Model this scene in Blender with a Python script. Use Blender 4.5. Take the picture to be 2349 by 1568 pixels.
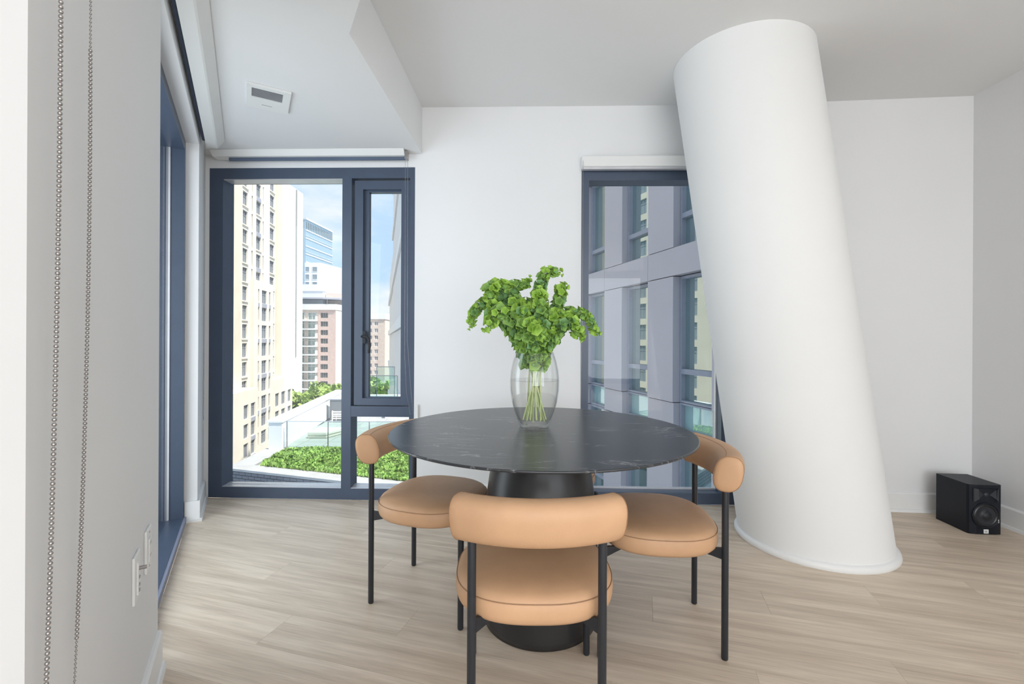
import bpy, bmesh, math, random
from mathutils import Vector, Matrix
random.seed(7)
PI = math.pi
S = bpy.context.scene
COL = S.collection
for o in list(bpy.data.objects):
    bpy.data.objects.remove(o)

# ------------------------------------------------------------------ camera
CAM_H = 1.1075
cam = bpy.data.cameras.new('camera')
cam.sensor_width = 36.0
cam.lens = 16.0
cam.shift_y = -5.0 / 2349.0
cam.clip_start = 0.02
cam.clip_end = 2000
camo = bpy.data.objects.new('camera', cam)
COL.objects.link(camo)
camo.matrix_world = Matrix.Translation((0, 0, CAM_H)) @ Matrix.Rotation(PI / 2, 4, 'X') @ Matrix.Rotation(0.005, 4, 'Z')
S.camera = camo

# ------------------------------------------------------------------ world, sun, door daylight, added fill lamps, exposure
W = bpy.data.worlds.new('sky')
S.world = W
W.use_nodes = True
nt = W.node_tree
nt.nodes.clear()
wo = nt.nodes.new('ShaderNodeOutputWorld')
bg = nt.nodes.new('ShaderNodeBackground')
tc = nt.nodes.new('ShaderNodeTexCoord')
mp = nt.nodes.new('ShaderNodeMapping')
mp.inputs['Scale'].default_value = (1.6, 1.6, 4.0)
mp.inputs['Location'].default_value = (0.35, 0.1, 0.2)
nz = nt.nodes.new('ShaderNodeTexNoise')
nz.inputs['Scale'].default_value = 2.2
nz.inputs['Detail'].default_value = 6
rp = nt.nodes.new('ShaderNodeValToRGB')
rp.color_ramp.elements[0].position = 0.52
rp.color_ramp.elements[0].color = (0.55, 0.75, 1.0, 1)
rp.color_ramp.elements[1].position = 0.70
rp.color_ramp.elements[1].color = (1.0, 1.0, 1.0, 1)
nt.links.new(tc.outputs['Generated'], mp.inputs['Vector'])
nt.links.new(mp.outputs['Vector'], nz.inputs['Vector'])
nt.links.new(nz.outputs['Fac'], rp.inputs['Fac'])
nt.links.new(rp.outputs['Color'], bg.inputs['Color'])
bg.inputs['Strength'].default_value = 1.05
nt.links.new(bg.outputs['Background'], wo.inputs['Surface'])

def lamp(name, kind, loc, direction, energy, color=(1, 1, 1), **kw):
    l = bpy.data.lights.new(name, kind)
    l.energy = energy
    l.color = color
    for k, v in kw.items():
        setattr(l, k, v)
    o = bpy.data.objects.new(name, l)
    COL.objects.link(o)
    o.location = loc
    o.rotation_euler = Vector(direction).to_track_quat('-Z', 'Y').to_euler()
    return o

SUN = lamp('sun', 'SUN', (20, -30, 60), (-0.45, 0.21, -0.866), 6.2, (1.0, 0.95, 0.87), angle=0.01)
REAR = lamp('rear_fill_light', 'AREA', (0.75, -4.12, 1.38), (0, 1, 0.0), 124, (0.965, 0.985, 1.0), shape='RECTANGLE', size=3.6, size_y=2.3)  # area fill at an added rear window out of view
SIDE = lamp('side_fill_light', 'AREA', (2.74, -2.35, 1.42), (-1, 0.15, -0.02), 40, (0.965, 0.985, 1.0), shape='RECTANGLE', size=2.2, size_y=2.1, spread=math.radians(125))  # area fill added to lift the near left wall
DOOR = lamp('balcony_door_daylight', 'AREA', (-1.98, 1.70, 1.15), (0.864, 0.504, -0.05), 23, (0.93, 0.97, 1.0), shape='RECTANGLE', size=1.25, size_y=2.1)
S.view_settings.view_transform = 'Standard'
S.view_settings.look = 'None'
S.view_settings.exposure = 0.09
S.view_settings.gamma = 1.0
S.view_settings.use_curve_mapping = False

# ------------------------------------------------------------------ materials
def new_mat(name):
    m = bpy.data.materials.new(name)
    m.use_nodes = True
    n = m.node_tree
    return m, n, n.nodes['Principled BSDF']

def P(name, color, rough=0.5, metal=0.0, spec=0.5, var=0.06, scale=8.0, bump=0.0, bscale=60.0, stretch=(1, 1, 1), coat=0.0):
    m, n, b = new_mat(name)
    b.inputs['Roughness'].default_value = rough
    b.inputs['Metallic'].default_value = metal
    b.inputs['Specular IOR Level'].default_value = spec
    b.inputs['Coat Weight'].default_value = coat
    t = n.nodes.new('ShaderNodeTexCoord')
    mp = n.nodes.new('ShaderNodeMapping')
    mp.inputs['Scale'].default_value = stretch
    n.links.new(t.outputs['Object'], mp.inputs['Vector'])
    z = n.nodes.new('ShaderNodeTexNoise')
    z.inputs['Scale'].default_value = scale
    z.inputs['Detail'].default_value = 4
    n.links.new(mp.outputs['Vector'], z.inputs['Vector'])
    r = n.nodes.new('ShaderNodeValToRGB')
    c = color
    r.color_ramp.elements[0].position = 0.3
    r.color_ramp.elements[1].position = 0.7
    r.color_ramp.elements[0].color = tuple(max(0, x * (1 - var)) for x in c) + (1,)
    r.color_ramp.elements[1].color = tuple(min(1, x * (1 + var)) for x in c) + (1,)
    n.links.new(z.outputs['Fac'], r.inputs['Fac'])
    n.links.new(r.outputs['Color'], b.inputs['Base Color'])
    if bump > 0:
        z2 = n.nodes.new('ShaderNodeTexNoise')
        z2.inputs['Scale'].default_value = bscale
        z2.inputs['Detail'].default_value = 3
        n.links.new(mp.outputs['Vector'], z2.inputs['Vector'])
        bu = n.nodes.new('ShaderNodeBump')
        bu.inputs['Strength'].default_value = bump
        bu.inputs['Distance'].default_value = 0.002
        n.links.new(z2.outputs['Fac'], bu.inputs['Height'])
        n.links.new(bu.outputs['Normal'], b.inputs['Normal'])
    return m

def glass_mat(name, tint=(0.97, 0.985, 0.98), ior=1.45, rough=0.0):
    m = bpy.data.materials.new(name)
    m.use_nodes = True
    n = m.node_tree
    n.nodes.clear()
    out = n.nodes.new('ShaderNodeOutputMaterial')
    mix = n.nodes.new('ShaderNodeMixShader')
    tr = n.nodes.new('ShaderNodeBsdfTransparent')
    tr.inputs['Color'].default_value = tint + (1,)
    gl = n.nodes.new('ShaderNodeBsdfGlossy')
    gl.inputs['Roughness'].default_value = rough
    fr = n.nodes.new('ShaderNodeFresnel')
    ge = n.nodes.new('ShaderNodeNewGeometry')      # the sheet reflects alike from both sides
    mr = n.nodes.new('ShaderNodeMapRange')
    mr.inputs['To Min'].default_value = ior
    mr.inputs['To Max'].default_value = 1.0 / ior
    n.links.new(ge.outputs['Backfacing'], mr.inputs['Value'])
    n.links.new(mr.outputs[0], fr.inputs['IOR'])
    n.links.new(fr.outputs['Fac'], mix.inputs['Fac'])
    n.links.new(tr.outputs['BSDF'], mix.inputs[1])
    n.links.new(gl.outputs['BSDF'], mix.inputs[2])
    n.links.new(mix.outputs['Shader'], out.inputs['Surface'])
    return m

def mirror_glass(name, color, refl=0.3):
    m = bpy.data.materials.new(name)
    m.use_nodes = True
    n = m.node_tree
    n.nodes.clear()
    out = n.nodes.new('ShaderNodeOutputMaterial')
    mix = n.nodes.new('ShaderNodeMixShader')
    mix.inputs['Fac'].default_value = refl
    d = n.nodes.new('ShaderNodeBsdfDiffuse')
    d.inputs['Color'].default_value = color + (1,)
    g = n.nodes.new('ShaderNodeBsdfGlossy')
    g.inputs['Roughness'].default_value = 0.01
    g.inputs['Color'].default_value = (0.85, 0.95, 0.95, 1)
    z = n.nodes.new('ShaderNodeTexNoise')
    z.inputs['Scale'].default_value = 0.7
    bu = n.nodes.new('ShaderNodeBump')
    bu.inputs['Strength'].default_value = 0.03
    n.links.new(z.outputs['Fac'], bu.inputs['Height'])
    n.links.new(bu.outputs['Normal'], g.inputs['Normal'])
    n.links.new(d.outputs['BSDF'], mix.inputs[1])
    n.links.new(g.outputs['BSDF'], mix.inputs[2])
    n.links.new(mix.outputs['Shader'], out.inputs['Surface'])
    return m

def wood_mat():
    m, n, b = new_mat('oak_plank')
    t = n.nodes.new('ShaderNodeTexCoord')
    oi = n.nodes.new('ShaderNodeObjectInfo')
    ad = n.nodes.new('ShaderNodeVectorMath')
    ad.operation = 'ADD'
    cb = n.nodes.new('ShaderNodeCombineXYZ')
    mu = n.nodes.new('ShaderNodeMath')
    mu.operation = 'MULTIPLY'
    mu.inputs[1].default_value = 37.0
    n.links.new(oi.outputs['Random'], mu.inputs[0])
    n.links.new(mu.outputs[0], cb.inputs['Z'])
    rot = n.nodes.new('ShaderNodeMapping')
    rot.inputs['Rotation'].default_value = (0, 0, math.radians(16))
    n.links.new(t.outputs['Object'], rot.inputs['Vector'])
    n.links.new(rot.outputs['Vector'], ad.inputs[0])
    n.links.new(cb.outputs[0], ad.inputs[1])
    def noise(sc, scale, det):
        mp = n.nodes.new('ShaderNodeMapping')
        mp.inputs['Scale'].default_value = sc
        n.links.new(ad.outputs[0], mp.inputs['Vector'])
        z = n.nodes.new('ShaderNodeTexNoise')
        z.inputs['Scale'].default_value = scale
        z.inputs['Detail'].default_value = det
        z.inputs['Roughness'].default_value = 0.6
        z.inputs['Distortion'].default_value = 0.3
        n.links.new(mp.outputs['Vector'], z.inputs['Vector'])
        return z
    z1 = noise((0.9, 13, 1), 1.6, 5)
    z2 = noise((2.0, 70, 1), 3.0, 3)
    r1 = n.nodes.new('ShaderNodeValToRGB')
    e = r1.color_ramp.elements
    e[0].position = 0.30
    e[0].color = (0.55, 0.435, 0.325, 1)
    e[1].position = 0.66
    e[1].color = (0.78, 0.655, 0.52, 1)
    n.links.new(z1.outputs['Fac'], r1.inputs['Fac'])
    r2 = n.nodes.new('ShaderNodeValToRGB')
    e = r2.color_ramp.elements
    e[0].position = 0.30
    e[0].color = (0.80, 0.80, 0.80, 1)
    e[1].position = 0.55
    e[1].color = (1, 1, 1, 1)
    n.links.new(z2.outputs['Fac'], r2.inputs['Fac'])
    mx = n.nodes.new('ShaderNodeMix')
    mx.data_type = 'RGBA'
    mx.blend_type = 'MULTIPLY'
    mx.inputs['Factor'].default_value = 0.8
    n.links.new(r1.outputs['Color'], mx.inputs[6])
    n.links.new(r2.outputs['Color'], mx.inputs[7])
    hv = n.nodes.new('ShaderNodeHueSaturation')
    mr = n.nodes.new('ShaderNodeMapRange')
    mr.inputs['To Min'].default_value = 0.97
    mr.inputs['To Max'].default_value = 1.03
    n.links.new(oi.outputs['Random'], mr.inputs['Value'])
    n.links.new(mr.outputs[0], hv.inputs['Value'])
    n.links.new(mx.outputs[2], hv.inputs['Color'])
    n.links.new(hv.outputs['Color'], b.inputs['Base Color'])
    b.inputs['Roughness'].default_value = 0.42
    b.inputs['Specular IOR Level'].default_value = 0.5
    bu = n.nodes.new('ShaderNodeBump')
    bu.inputs['Strength'].default_value = 0.08
    bu.inputs['Distance'].default_value = 0.001
    n.links.new(z2.outputs['Fac'], bu.inputs['Height'])
    n.links.new(bu.outputs['Normal'], b.inputs['Normal'])
    return m

def slate_mat():
    m, n, b = new_mat('slate_top')
    t = n.nodes.new('ShaderNodeTexCoord')
    mp = n.nodes.new('ShaderNodeMapping')
    mp.inputs['Rotation'].default_value = (0, 0, math.radians(-32))
    mp.inputs['Scale'].default_value = (0.8, 3.4, 1)
    n.links.new(t.outputs['Object'], mp.inputs['Vector'])
    z = n.nodes.new('ShaderNodeTexNoise')
    z.inputs['Scale'].default_value = 2.6
    z.inputs['Detail'].default_value = 7
    z.inputs['Roughness'].default_value = 0.62
    z.inputs['Distortion'].default_value = 0.9
    n.links.new(mp.outputs['Vector'], z.inputs['Vector'])
    r = n.nodes.new('ShaderNodeValToRGB')
    e = r.color_ramp.elements
    e[0].position = 0.488
    e[0].color = (0, 0, 0, 1)
    e[1].position = 0.5
    e[1].color = (1, 1, 1, 1)
    x = e.new(0.512)
    x.color = (0, 0, 0, 1)
    n.links.new(z.outputs['Fac'], r.inputs['Fac'])
    z2 = n.nodes.new('ShaderNodeTexNoise')
    z2.inputs['Scale'].default_value = 5.0
    z2.inputs['Detail'].default_value = 4
    n.links.new(t.outputs['Object'], z2.inputs['Vector'])
    r2 = n.nodes.new('ShaderNodeValToRGB')
    r2.color_ramp.elements[0].position = 0.46
    r2.color_ramp.elements[1].position = 0.62
    n.links.new(z2.outputs['Fac'], r2.inputs['Fac'])
    mu = n.nodes.new('ShaderNodeMath')
    mu.operation = 'MULTIPLY'
    n.links.new(r.outputs['Color'], mu.inputs[0])
    n.links.new(r2.outputs['Color'], mu.inputs[1])
    mx = n.nodes.new('ShaderNodeMix')
    mx.data_type = 'RGBA'
    mx.inputs[6].default_value = (0.030, 0.033, 0.038, 1)
    mx.inputs[7].default_value = (0.30, 0.30, 0.30, 1)
    n.links.new(mu.outputs[0], mx.inputs[0])
    n.links.new(mx.outputs[2], b.inputs['Base Color'])
    b.inputs['Roughness'].default_value = 0.27
    b.inputs['Specular IOR Level'].default_value = 0.6
    return m

M = {
    'wall': P('wall_paint', (0.80, 0.80, 0.80), 0.75, var=0.012, scale=1.5, spec=0.2),
    'ceil': P('ceiling_paint', (0.80, 0.80, 0.795), 0.85, var=0.01, scale=1.2, spec=0.1),
    'trim': P('trim_paint', (0.84, 0.84, 0.83), 0.45, var=0.01, spec=0.4),
    'plastic': P('white_plastic', (0.80, 0.80, 0.78), 0.35, var=0.01),
    'frame': P('blue_black_frame', (0.062, 0.084, 0.128), 0.36, var=0.05, spec=0.5),
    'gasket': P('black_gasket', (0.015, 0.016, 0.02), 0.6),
    'silver': P('silver_strip', (0.62, 0.62, 0.64), 0.35, metal=0.4),
    'glass': glass_mat('window_glass', (0.955, 0.97, 0.97), 1.30),
    'vglass': glass_mat('vase_glass', (0.988, 0.995, 0.990), 1.5),
    'water': glass_mat('vase_water', (0.995, 0.998, 0.996), 1.2),
    'wood': wood_mat(),
    'slab': P('subfloor', (0.42, 0.34, 0.27), 0.6),
    'slate': slate_mat(),
    'pedestal': P('black_pedestal', (0.020, 0.020, 0.021), 0.34, var=0.1, spec=0.5),
    'leather': P('tan_leather', (0.56, 0.335, 0.19), 0.52, var=0.10, scale=5, bump=0.12, bscale=220, spec=0.4),
    'seam': P('leather_seam', (0.34, 0.19, 0.10), 0.7),
    'stitch': P('leather_stitch', (0.62, 0.42, 0.27), 0.7),
    'black': P('black_steel', (0.017, 0.020, 0.026), 0.40, spec=0.5),
    'column': P('column_paint', (0.83, 0.83, 0.82), 0.8, var=0.012, scale=1.2, spec=0.15),
    'speaker': P('speaker_vinyl', (0.006, 0.008, 0.014), 0.45, spec=0.3),
    'cone': P('speaker_cone', (0.014, 0.016, 0.022), 0.5),
    'rubber': P('speaker_rubber', (0.008, 0.009, 0.011), 0.3),
    'logo': P('logo_white', (0.75, 0.75, 0.74), 0.5),
    'logodark': P('logo_dark', (0.05, 0.05, 0.05), 0.5),
    'chrome': P('chrome_bead', (0.42, 0.40, 0.39), 0.22, metal=0.9, var=0.02),
    'grille': P('grille_grey', (0.33, 0.34, 0.36), 0.6),
    'bell': P('bell_green', (0.24, 0.42, 0.10), 0.55, var=0.35, scale=26, spec=0.35),
    'bell2': P('bell_lime', (0.32, 0.53, 0.085), 0.55, var=0.22, scale=26, spec=0.35),
    'bell3': P('bell_bluegreen', (0.19, 0.36, 0.14), 0.55, var=0.25, scale=26, spec=0.35),
    'stem': P('stem_green', (0.55, 0.62, 0.30), 0.5, var=0.15, scale=30),
    'beige': P('beige_stone', (0.80, 0.70, 0.56), 0.9, var=0.06, scale=0.3),
    'beige2': P('pale_stone', (0.86, 0.79, 0.68), 0.9, var=0.05, scale=0.3),
    'spand': P('grey_spandrel', (0.42, 0.42, 0.48), 0.7),
    'farpane': mirror_glass('far_pane', (0.27, 0.29, 0.32), 0.22),
    'darkpane': mirror_glass('dark_pane', (0.10, 0.10, 0.11), 0.12),
    'greenpane': mirror_glass('green_pane', (0.16, 0.21, 0.19), 0.2),
    'winwhite': P('window_white', (0.80, 0.79, 0.77), 0.6),
    'white': P('white_render', (0.86, 0.86, 0.86), 0.9, var=0.02, scale=0.1),
    'joint': P('dark_joint', (0.35, 0.34, 0.33), 0.9),
    'brick': P('pink_brick', (0.66, 0.49, 0.43), 0.9, var=0.10, scale=1.2),
    'brick2': P('pale_brick', (0.74, 0.62, 0.54), 0.9, var=0.08, scale=1.0),
    'curtain': mirror_glass('curtain_glass', (0.34, 0.44, 0.52), 0.35),
    'pale': P('pale_panel', (0.74, 0.75, 0.77), 0.6, var=0.03, scale=0.3),
    'concrete': P('concrete', (0.42, 0.41, 0.40), 0.9, var=0.08, scale=2.0, bump=0.2, bscale=25),
    'paver': P('paver', (0.40, 0.395, 0.39), 0.9, var=0.07, scale=1.5),
    'darkbrick': P('dark_brick', (0.145, 0.145, 0.16), 0.85, var=0.15, scale=6),
    'mortar': P('mortar', (0.42, 0.42, 0.43), 0.9),
    'grass': P('sedum', (0.28, 0.43, 0.115), 0.8, var=0.55, scale=3.5),
    'soil': P('soil', (0.10, 0.11, 0.05), 0.95, var=0.3),
    'grey': P('grey_cabinet', (0.20, 0.21, 0.22), 0.6),
    'cushion': P('outdoor_cushion', (0.66, 0.62, 0.54), 0.9),
    'railglass': glass_mat('rail_glass', (0.86, 0.95, 0.92)),
    'panel': P('facade_panel', (0.47, 0.415, 0.425), 0.42, var=0.04, scale=0.5, spec=0.4),
    'wingpane': mirror_glass('wing_pane', (0.08, 0.15, 0.14), 0.52),
    'wingspand': mirror_glass('wing_spandrel_glass', (0.30, 0.46, 0.43), 0.30),
    'wingframe': P('wing_frame', (0.30, 0.30, 0.34), 0.5),
    'leaf': P('tree_leaf', (0.34, 0.45, 0.12), 0.8, var=0.4, scale=0.6),
    'trunk': P('tree_trunk', (0.10, 0.07, 0.05), 0.9),
    'asphalt': P('asphalt', (0.30, 0.30, 0.30), 0.95, var=0.15, scale=0.05),
    'lip': P('sill_lip_metal', (0.22, 0.24, 0.32), 0.4),
    'fabric': P('shade_fabric', (0.10, 0.13, 0.19), 0.8),
}

# ------------------------------------------------------------------ object helpers
def link(name, me, parent=None, mats=None, smooth=None):
    o = bpy.data.objects.new(name, me)
    COL.objects.link(o)
    if parent is not None:
        o.parent = parent
    if mats:
        for m in (mats if isinstance(mats, (list, tuple)) else [mats]):
            me.materials.append(M[m] if isinstance(m, str) else m)
    return o

def tag(o, label=None, cat=None, group=None, kind=None):
    if label: o['label'] = label
    if cat: o['category'] = cat
    if group: o['group'] = group
    if kind: o['kind'] = kind
    return o

def empty(name, loc=(0, 0, 0), rz=0.0, label=None, cat=None, group=None, kind=None, parent=None):
    o = bpy.data.objects.new(name, None)
    COL.objects.link(o)
    o.empty_display_size = 0.1
    o.location = loc
    o.rotation_euler = (0, 0, rz)
    if parent: o.parent = parent
    return tag(o, label, cat, group, kind)

class MB:
    def __init__(s):
        s.v = []; s.f = []; s.sm = []
    def add(s, vs, fs, smooth=False):
        b = len(s.v)
        s.v += [tuple(v) for v in vs]
        for f in fs:
            s.f.append([b + i for i in f]); s.sm.append(smooth)
        return s
    def box(s, x0, x1, y0, y1, z0, z1):
        x0, x1 = min(x0, x1), max(x0, x1); y0, y1 = min(y0, y1), max(y0, y1); z0, z1 = min(z0, z1), max(z0, z1)
        v = [(x0, y0, z0), (x1, y0, z0), (x1, y1, z0), (x0, y1, z0), (x0, y0, z1), (x1, y0, z1), (x1, y1, z1), (x0, y1, z1)]
        return s.add(v, [(0, 3, 2, 1), (4, 5, 6, 7), (0, 1, 5, 4), (1, 2, 6, 5), (2, 3, 7, 6), (3, 0, 4, 7)])
    def prism(s, poly, z0, z1):
        n = len(poly)
        a = sum(poly[i][0] * poly[(i + 1) % n][1] - poly[(i + 1) % n][0] * poly[i][1] for i in range(n))
        if a < 0: poly = poly[::-1]
        v = [(x, y, z0) for x, y in poly] + [(x, y, z1) for x, y in poly]
        f = [list(range(n))[::-1], list(range(n, 2 * n))] + [(i, (i + 1) % n, n + (i + 1) % n, n + i) for i in range(n)]
        return s.add(v, f)
    def extrude_x(s, sec, x0, x1):      # sec: list of (y,z), CCW when looking along -x
        n = len(sec)
        v = [(x0, y, z) for y, z in sec] + [(x1, y, z) for y, z in sec]
        f = [list(range(n))[::-1], list(range(n, 2 * n))] + [(i, (i + 1) % n, n + (i + 1) % n, n + i) for i in range(n)]
        return s.add(v, f)
    def lathe(s, prof, n=48, c=(0, 0), close_bottom=True, close_top=True, smooth=True):
        v = []; f = []
        m = len(prof)
        for r, z in prof:
            for k in range(n):
                a = 2 * PI * k / n
                v.append((c[0] + r * math.cos(a), c[1] + r * math.sin(a), z))
        for i in range(m - 1):
            for k in range(n):
                k2 = (k + 1) % n
                f.append((i * n + k, i * n + k2, (i + 1) * n + k2, (i + 1) * n + k))
        s.add(v, f, smooth)
        if close_bottom: s.add(v[:n], [list(range(n))[::-1]])
        if close_top: s.add(v[-n:], [list(range(n))])
        return s
    def tube(s, pts, r, n=10, caps=True, closed=False, smooth=True):
        pts = [Vector(p) for p in pts]
        m = len(pts)
        rs = r if isinstance(r, (list, tuple)) else [r] * m
        v = []; up = Vector((0.123, 0.31, 0.94)).normalized()
        prevn = None
        for i, p in enumerate(pts):
            if closed: t = pts[(i + 1) % m] - pts[i - 1]
            else: t = pts[min(i + 1, m - 1)] - pts[max(i - 1, 0)]
            t.normalize()
            if prevn is None:
                a = up if abs(t.dot(up)) < 0.95 else Vector((1, 0, 0))
                nrm = (a - t * a.dot(t)).normalized()
            else:
                nrm = (prevn - t * prevn.dot(t)).normalized()
            prevn = nrm
            bn = t.cross(nrm)
            for k in range(n):
                a = 2 * PI * k / n
                v.append(p + (nrm * math.cos(a) + bn * math.sin(a)) * rs[i])
        f = []
        for i in range(m if closed else m - 1):
            j = (i + 1) % m
            for k in range(n):
                k2 = (k + 1) % n
                f.append((i * n + k, i * n + k2, j * n + k2, j * n + k))
        s.add(v, f, smooth)
        if caps and not closed:
            s.add(v[:n], [list(range(n))[::-1]]); s.add(v[-n:], [list(range(n))])
        return s
    def mesh(s, name):
        me = bpy.data.meshes.new(name)
        me.from_pydata(s.v, [], s.f)
        me.polygons.foreach_set('use_smooth', s.sm)
        me.update()
        return me
    def build(s, name, mat, parent=None, bevel=0.0, seg=2):
        me = s.mesh(name)
        if bevel > 0:
            bm = bmesh.new(); bm.from_mesh(me)
            bmesh.ops.remove_doubles(bm, verts=bm.verts, dist=1e-5)
            bmesh.ops.bevel(bm, geom=[e for e in bm.edges], offset=bevel, segments=seg, affect='EDGES', profile=0.5)
            bm.to_mesh(me); bm.free()
        return link(name, me, parent, mat)

def facade(x0, x1, z0, z1, holes, d, back=False):
    """wall sheet in local x/z facing -y, rectangular openings with reveals of depth d"""
    m = MB()
    xs = sorted(set([x0, x1] + [h[0] for h in holes] + [h[1] for h in holes]))
    zs = sorted(set([z0, z1] + [h[2] for h in holes] + [h[3] for h in holes]))
    xs = [x for x in xs if x0 - 1e-9 <= x <= x1 + 1e-9]; zs = [z for z in zs if z0 - 1e-9 <= z <= z1 + 1e-9]
    for i in range(len(xs) - 1):
        run = None
        cx = (xs[i] + xs[i + 1]) / 2
        col = [h for h in holes if h[0] < cx < h[1]]
        def flush(a, b):
            m.add([(xs[i], 0, a), (xs[i + 1], 0, a), (xs[i + 1], 0, b), (xs[i], 0, b)], [(0, 1, 2, 3)])
            if back:
                m.add([(xs[i], d, a), (xs[i + 1], d, a), (xs[i + 1], d, b), (xs[i], d, b)], [(3, 2, 1, 0)])
        a = z0
        for h in sorted(col, key=lambda h: h[2]):
            if h[2] > a + 1e-9: flush(a, h[2])
            a = h[3]
        if z1 > a + 1e-9: flush(a, z1)
    for hx0, hx1, hz0, hz1 in holes:
        v = [(hx0, 0, hz0), (hx1, 0, hz0), (hx1, 0, hz1), (hx0, 0, hz1), (hx0, d, hz0), (hx1, d, hz0), (hx1, d, hz1), (hx0, d, hz1)]
        m.add(v, ([(0, 4, 5, 1)] if hz0 > z0 + 1e-6 else []) + [(1, 5, 6, 2), (2, 6, 7, 3), (3, 7, 4, 0)])
    if back:
        m.add([(x0, 0, z0), (x0, d, z0), (x0, d, z1), (x0, 0, z1)], [(0, 3, 2, 1)])
        m.add([(x1, 0, z0), (x1, d, z0), (x1, d, z1), (x1, 0, z1)], [(0, 1, 2, 3)])
        m.add([(x0, 0, z1), (x1, 0, z1), (x1, d, z1), (x0, d, z1)], [(0, 1, 2, 3)])
    return m

def frame_rect(m, x0, x1, z0, z1, l, r, b, t, y0, y1):
    m.box(x0, x0 + l, y0, y1, z0, z1); m.box(x1 - r, x1, y0, y1, z0, z1)
    m.box(x0 + l, x1 - r, y0, y1, z0, z0 + b); m.box(x0 + l, x1 - r, y0, y1, z1 - t, z1)
    return m

# ------------------------------------------------------------------ room shell
LB = Vector((-2.141, 3.166)); AE = Vector((1.55, 3.07)); BE = Vector((2.98, 2.945))
RR = Vector((2.77, -4.2)); LR = Vector((-1.4, -4.2)); PC = Vector((-0.65, 0.609))
CEIL = 2.70; SOF = 2.38
room = [LB, AE, BE, RR, LR, PC]

def seg(a, b):
    d = b - a
    return (a.x, a.y, 0.0), math.atan2(d.y, d.x), d.length

def loc_pt(a, b, s, y, z):
    d = (b - a).normalized()
    return Vector((a.x + d.x * s - d.y * y, a.y + d.y * s + d.x * y, z))

def clip(poly, p, q):
    """keep the part of poly to the right of the directed line p->q"""
    out = []
    n = len(poly)
    def side(v): return (q.x - p.x) * (v[1] - p.y) - (q.y - p.y) * (v[0] - p.x)
    for i in range(n):
        a, b = poly[i], poly[(i + 1) % n]
        sa, sb = side(a), side(b)
        if sa <= 0: out.append(a)
        if (sa < 0 < sb) or (sb < 0 < sa):
            t = sa / (sa - sb)
            out.append((a[0] + (b[0] - a[0]) * t, a[1] + (b[1] - a[1]) * t))
    return out

lo = Vector((-0.864, -0.504)) * 0.052          # floor runs out to the balcony door's sill
fl = MB()
fl.prism([(v.x, v.y) for v in (LB, AE, BE, RR, LR, PC, PC + lo, LB + lo)], -0.20, -0.010)
floor = tag(fl.build('floor', 'slab'), 'pale oak plank floor of the dining room', kind='structure')
ang = math.radians(-16)
pd = Vector((math.cos(ang), math.sin(ang))); pn = Vector((-pd.y, pd.x))
PW, PL, GAP = 0.183, 1.25, 0.0003
for r in range(-26, 22):
    off = ((r * 0.37) % 1.0) * PL
    for c in range(-6, 6):
        s0 = c * PL + off + 0.42; t0 = r * PW + 0.05
        quad = []
        for ds, dt in ((GAP, GAP), (PL - GAP, GAP), (PL - GAP, PW - GAP), (GAP, PW - GAP)):
            v = pd * (s0 + ds) + pn * (t0 + dt)
            quad.append((v.x, v.y))
        cy = sum(v[1] for v in quad) / 4
        quad = clip(quad, LB, AE)
        if len(quad) > 2: quad = clip(quad, AE, BE)
        if len(quad) > 2: quad = clip(quad, BE, RR)
        if len(quad) > 2: quad = clip(quad, RR, LR)
        if len(quad) > 2: quad = clip(quad, PC + lo, LB + lo) if cy > 0.35 else clip(quad, LR, PC)
        if len(quad) < 3: continue
        area = abs(sum(quad[i][0] * quad[(i + 1) % len(quad)][1] - quad[(i + 1) % len(quad)][0] * quad[i][1] for i in range(len(quad)))) / 2
        if area < 0.002: continue
        MB().prism(quad, -0.010, 0.0).build('plank', 'wood', floor)

big = [(LB.x - 0.3, LB.y + 0.22), (AE.x, AE.y + 0.22), (BE.x + 0.25, BE.y + 0.22), (RR.x + 0.25, RR.y - 0.25), (LR.x - 0.3, LR.y - 0.25), (-2.6, 1.0), (-2.6, 3.2)]
tag(MB().prism(big, CEIL, CEIL + 0.25).build('ceiling', 'ceil'), kind='structure')
sof = [(-0.625, 3.125), (-0.686, 1.90), (-0.10, 0.87), (PC.x, PC.y), (LB.x, LB.y)]
tag(MB().prism(sof, SOF, CEIL - 0.0005).build('ceiling_soffit', 'ceil'), kind='structure')

def wall(name, a, b, holes=(), top=CEIL, t=0.22):
    loc, rz, L = seg(a, b)
    o = facade(0, L, 0, top, list(holes), t, True).build(name, 'wall')
    o.location = loc; o.rotation_euler = (0, 0, rz)
    return tag(o, kind='structure')

wall('wall_left', PC, LB, [(1.072, 2.501, 0, 2.285)])
wall('wall_back', LB, AE, [(0.03, 1.47, 0, 2.29), (2.61, 3.675, 0, 2.27)])
wall('wall_far', AE, BE)
wall('wall_right', BE, RR, [(4.15, 6.45, 0.25, 2.5)])
wall('wall_rear', RR, LR, [(0.35, 3.85, 0.10, 2.55)])
wall('wall_near', LR, PC)

def local_struct(name, a, b, kind='structure'):
    loc, rz, L = seg(a, b)
    return empty(name, loc, rz, kind=kind)

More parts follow.
